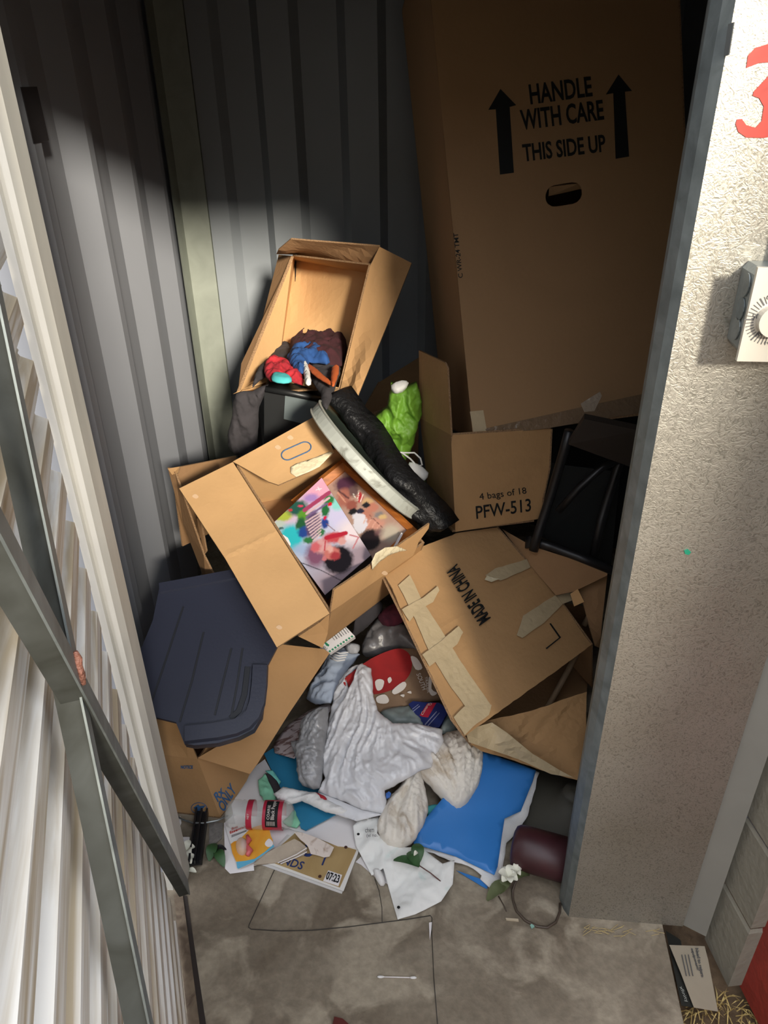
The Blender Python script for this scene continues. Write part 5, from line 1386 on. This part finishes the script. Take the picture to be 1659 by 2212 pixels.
def leaf(name, a, b, wd, parent, m=leaf_m, lift=.012):
    a, b = V(a), V(b); t = b - a; s = V((0, 0, 1)).cross(t).normalized() * wd
    vs = []; fs = []
    K = 7
    for i in range(K + 1):
        k = i / K; wv_ = math.sin(math.pi * min(1, k * .92 + .04)) ** .8
        p = a + t * k + V((0, 0, lift * math.sin(math.pi * k)))
        vs += [p - s * wv_ + V((0, 0, .003 * wv_)), p, p + s * wv_ + V((0, 0, .003 * wv_))]
    for i in range(K):
        for j in (0, 1):
            fs.append((3 * i + j, 3 * i + j + 1, 3 * i + 4 + j, 3 * i + 3 + j))
    N_ = len(vs)
    vs += [v_ - V((0, 0, .0008)) for v_ in vs]
    fs += [tuple(i + N_ for i in f_[::-1]) for f_ in fs]
    return obj(name, vs, fs, m, parent, smooth=True)
def flower(parent, c, r_, n=6):
    for k in range(n):
        an = k * 2 * math.pi / n + .3
        leaf('petal', c, c + V((math.cos(an) * r_, math.sin(an) * r_, .006 + .006 * (k % 2))), r_ * .42, parent, petal, .006)
fl1 = thing('artificial_flower', 'white artificial flower beside the foot of the left jamb', 'flower', Z(404, 1850, 0))
flower(fl1, Z(403, 1838, .015), .020); flower(fl1, Z(408, 1858, .012), .016, 5)
leaf('leaf', Z(398, 1855, .006), Z(408, 1885, .003), .007, fl1)
fl1b = thing('flower_petal', 'lone white petal at the end of the black track', 'petal', Z(415, 1885, 0))
leaf('petal', Z(405, 1880, .003), Z(424, 1884, .003), .006, fl1b, petal, .004)
lv = thing('leaf_sprig', 'green artificial leaf sprig between the track and white sheet', 'leaf', Z(468, 1850, 0))
leaf('leaf', Z(466, 1822, .006), Z(452, 1860, .004), .013, lv); leaf('leaf', Z(466, 1835, .006), Z(484, 1872, .004), .012, lv); leaf('leaf', Z(462, 1838, .006), Z(490, 1836, .004), .006, lv, black_pl)
# leaf on crumpled paper
f2 = thing('leaf_sprig', 'green leaf sprig with a white bud lying on the crumpled sheet', 'leaf', Z(890, 1850, .03))
leaf('leaf', Z(850, 1858, .045), Z(906, 1872, .04), .010, f2); leaf('leaf', Z(905, 1872, .04), Z(880, 1842, .05), .014, f2); leaf('leaf', Z(902, 1868, .04), Z(902, 1822, .055), .015, f2)
tube('stem', [Z(906, 1870, .042), Z(930, 1886, .035), Z(952, 1904, .025)], .0014, mat('brown_stem', (.12, .06, .05), .7), f2)
leaf('bud', Z(894, 1848, .066), Z(903, 1842, .068), .005, f2, petal, .004)
# flower by the roll
f3 = thing('artificial_flower', 'white artificial flower with green leaves and wire stem by the maroon roll', 'flower', Z(1100, 1900, 0))
flower(f3, Z(1098, 1894, .035), .022, 7); flower(f3, Z(1114, 1884, .038), .014, 5)
leaf('leaf', Z(1095, 1905, .02), Z(1052, 1945, .006), .014, f3, mat('olive_leaf', (.10, .12, .045), .6, var=.3, vscale=30)); leaf('leaf', Z(1108, 1902, .02), Z(1144, 1890, .02), .008, f3, mat('olive_leaf', (0, 0, 0)))
leaf('leaf', Z(1100, 1900, .022), Z(1080, 1930, .01), .012, f3, mat('olive_leaf', (0, 0, 0)))
wire = mat('brown_wire', (.07, .05, .035), .5)
lp3 = [(px / 3.19 + 740, py / 3.19 + 1600) for px, py in [(1195, 965), (1172, 1030), (1175, 1100), (1200, 1175), (1260, 1240), (1340, 1280), (1410, 1288), (1470, 1250), (1498, 1180), (1500, 1120)]]
tube('wire_stem', [Z(x, y, .004 + .02 * (1 if i == 0 else 0)) for i, (x, y) in enumerate(lp3)], .0028, wire, f3, seg=8)
tube('wire_stem', [Z(x, y, .004) for x, y in [(1077, 1936), (1088, 1955), (1094, 1968)]], .0012, wire, f3)

# ---- thin wire on the floor, swab and bits
def z8(l): return [(px / 1.929 + 400, py / 1.929 + 1800) for px, py in l]
thr = mat('dark_thread', (.035, .03, .025), .7)
tag(tube('thin_cord', [Z(x, y, .0015) for x, y in z8([(390, 110), (375, 145), (320, 265), (267, 380), (264, 392), (275, 400), (400, 407), (530, 404), (680, 390), (820, 372), (930, 358), (1022, 343), (1028, 352), (1028, 420), (1036, 600), (1052, 800)])], .0009, thr, seg=6), 'thin dark cord looping over the bare concrete', 'cord')
tag(tube('thin_cord', [Z(x, y, .0015) for x, y in z8([(790, 190), (808, 240), (820, 310), (821, 372)])], .0008, thr, seg=6), 'short dark cord running out from under the crumpled sheet', 'cord')
sw = thing('cotton_swab', 'white cotton swab lying on bare concrete', 'cotton swab', Z(857, 2111, 0))
a, b = Z(817, 2110, .003), Z(898, 2112, .003)
tube('stick', [a, b], .0011, paper_w, sw, seg=8)
for p, q_ in ((a, b), (b, a)):
    t = (q_ - p).normalized()
    tube('cotton_tip', [p - t * .002, p + t * .002, p + t * .007, p + t * .012], .0025, white_cl, sw, seg=8, radii=[.001, .0027, .0027, .0012])
tag(sheet('paper_sliver', S(z8([(1016, 372), (1028, 370), (1026, 400), (1019, 445)]), .0025), paper_w, th=.0008), 'narrow white paper sliver beside the thin cord', 'paper')
tag(sheet('wood_chip', S(z8([(1335, 352), (1388, 356), (1390, 366), (1338, 360)]), .004), mat('pale_chip', (.5, .42, .3), .8), th=.003), 'pale wood chip inside the wire loop on the floor', 'chip')
tag(sheet('teal_scrap', S(z8([(1437, 382), (1446, 374), (1456, 388), (1444, 396)]), .006), mat('teal_scrap', (.25, .45, .38), .7), th=.003), 'tiny teal scrap on the wire stem loop', 'scrap')
tag(sheet('red_mat', S([(716, 2225), (722, 2196), (740, 2200), (765, 2222)], .003), mat('red_fabric', (.12, .02, .015), .9, var=.3), th=.002), 'dark red scrap at the bottom edge of the photo', 'scrap')
for i in range(26):
    x = random.uniform(1250, 1415); y = 2003 + random.uniform(0, 1) ** 2 * 22 + (x - 1250) * .05
    L_ = random.uniform(.008, .025); an = random.uniform(-.6, .6)
    p = Z(x, y, .002)
    tag(tube('straw_blade', [p, p + V((math.cos(an) * L_, math.sin(an) * L_, random.uniform(0, .004)))], .0007, mat('straw', (.42, .33, .16), .8), seg=4), 'thin straw blade on concrete along the foot of the column', 'straw', 'straw blades at the column foot')

# ---- right corner: cards, grass
cd2 = thing('leaflet', 'pale printed leaflet on the ground between slab and block wall', 'leaflet', Z(1500, 2110, -.06))
p5 = Plane(Z(1446, 2040, -.03), Z(1522, 2044, -.03), Z(1551, 2184, -.035))
sheet('leaflet_sheet', p5.pts([(1446, 2041), (1522, 2044), (1530, 2075), (1551, 2185), (1499, 2176), (1470, 2100)]), mat('beige_paper', (.40, .34, .25), .8, var=.12), cd2, th=.001, res=.02, fn=warp(.002, 10))
ptext('Need to return', p5, (1501, 2050), (1514, 2112), (1508, 2050), ink_g, cd2, bold=.015, lift=.003)
ptext('equipment?', p5, (1490, 2050), (1504, 2098), (1497, 2050), ink_g, cd2, bold=.015, lift=.003)
for k in range(3):
    decal('print_line', p5.pts([(1472 + 7 * k, 2062), (1474 + 7 * k, 2062), (1484 + 7 * k, 2108), (1482 + 7 * k, 2108)], .004), ink_g, cd2)
c3 = thing('leaflet', 'black card with pale script tucked against the slab edge', 'leaflet', Z(1470, 2140, -.06))
p6 = Plane(Z(1440, 2040, -.045), Z(1470, 2160, -.045), Z(1500, 2180, -.045))
sheet('leaflet_sheet', p6.pts([(1438, 2010), (1470, 2030), (1500, 2176), (1472, 2172)]), mat('black_card', (.02, .02, .016), .5), c3, th=.001)
a, b, c_ = p6.at(1466, 2134, .002), p6.at(1480, 2168, .002), p6.at(1473, 2130, .002)
text('xfinity', a, b - a, c_ - a, mat('pale_print', (.4, .42, .38), .6), c3, lift=.002)
straw = mat('dry_grass', (.75, .58, .22), .8, col2=(.28, .17, .05), vscale=60)  # straw tone brightened to suggest sunlight on the grass
vs = []; fs = []
rnd = random.Random(3)
gp = Z(1560, 2190, -.085)
for i in range(1500):
    p = V((gp.x + rnd.uniform(-.11, .35), gp.y + rnd.uniform(-.45, .03), -.085))
    an = rnd.uniform(0, 6.28); L_ = rnd.uniform(.015, .05); h = rnd.uniform(.003, .03)
    t = V((math.cos(an), math.sin(an), 0)); s = V((-t.y, t.x, 0)) * .0011
    q_ = p + t * L_ * .5 + V((0, 0, h)); r_ = p + t * L_ + V((0, 0, h * rnd.uniform(.2, 1)))
    k = len(vs)
    vs += [p - s, p + s, q_ + s, q_ - s, r_]
    fs += [(k, k + 1, k + 2, k + 3), (k + 3, k + 2, k + 4)]
g = tag(obj('dry_grass', vs, fs, straw), 'dry yellow grass at the bottom right corner by the slab', 'grass')
g['kind'] = 'stuff'
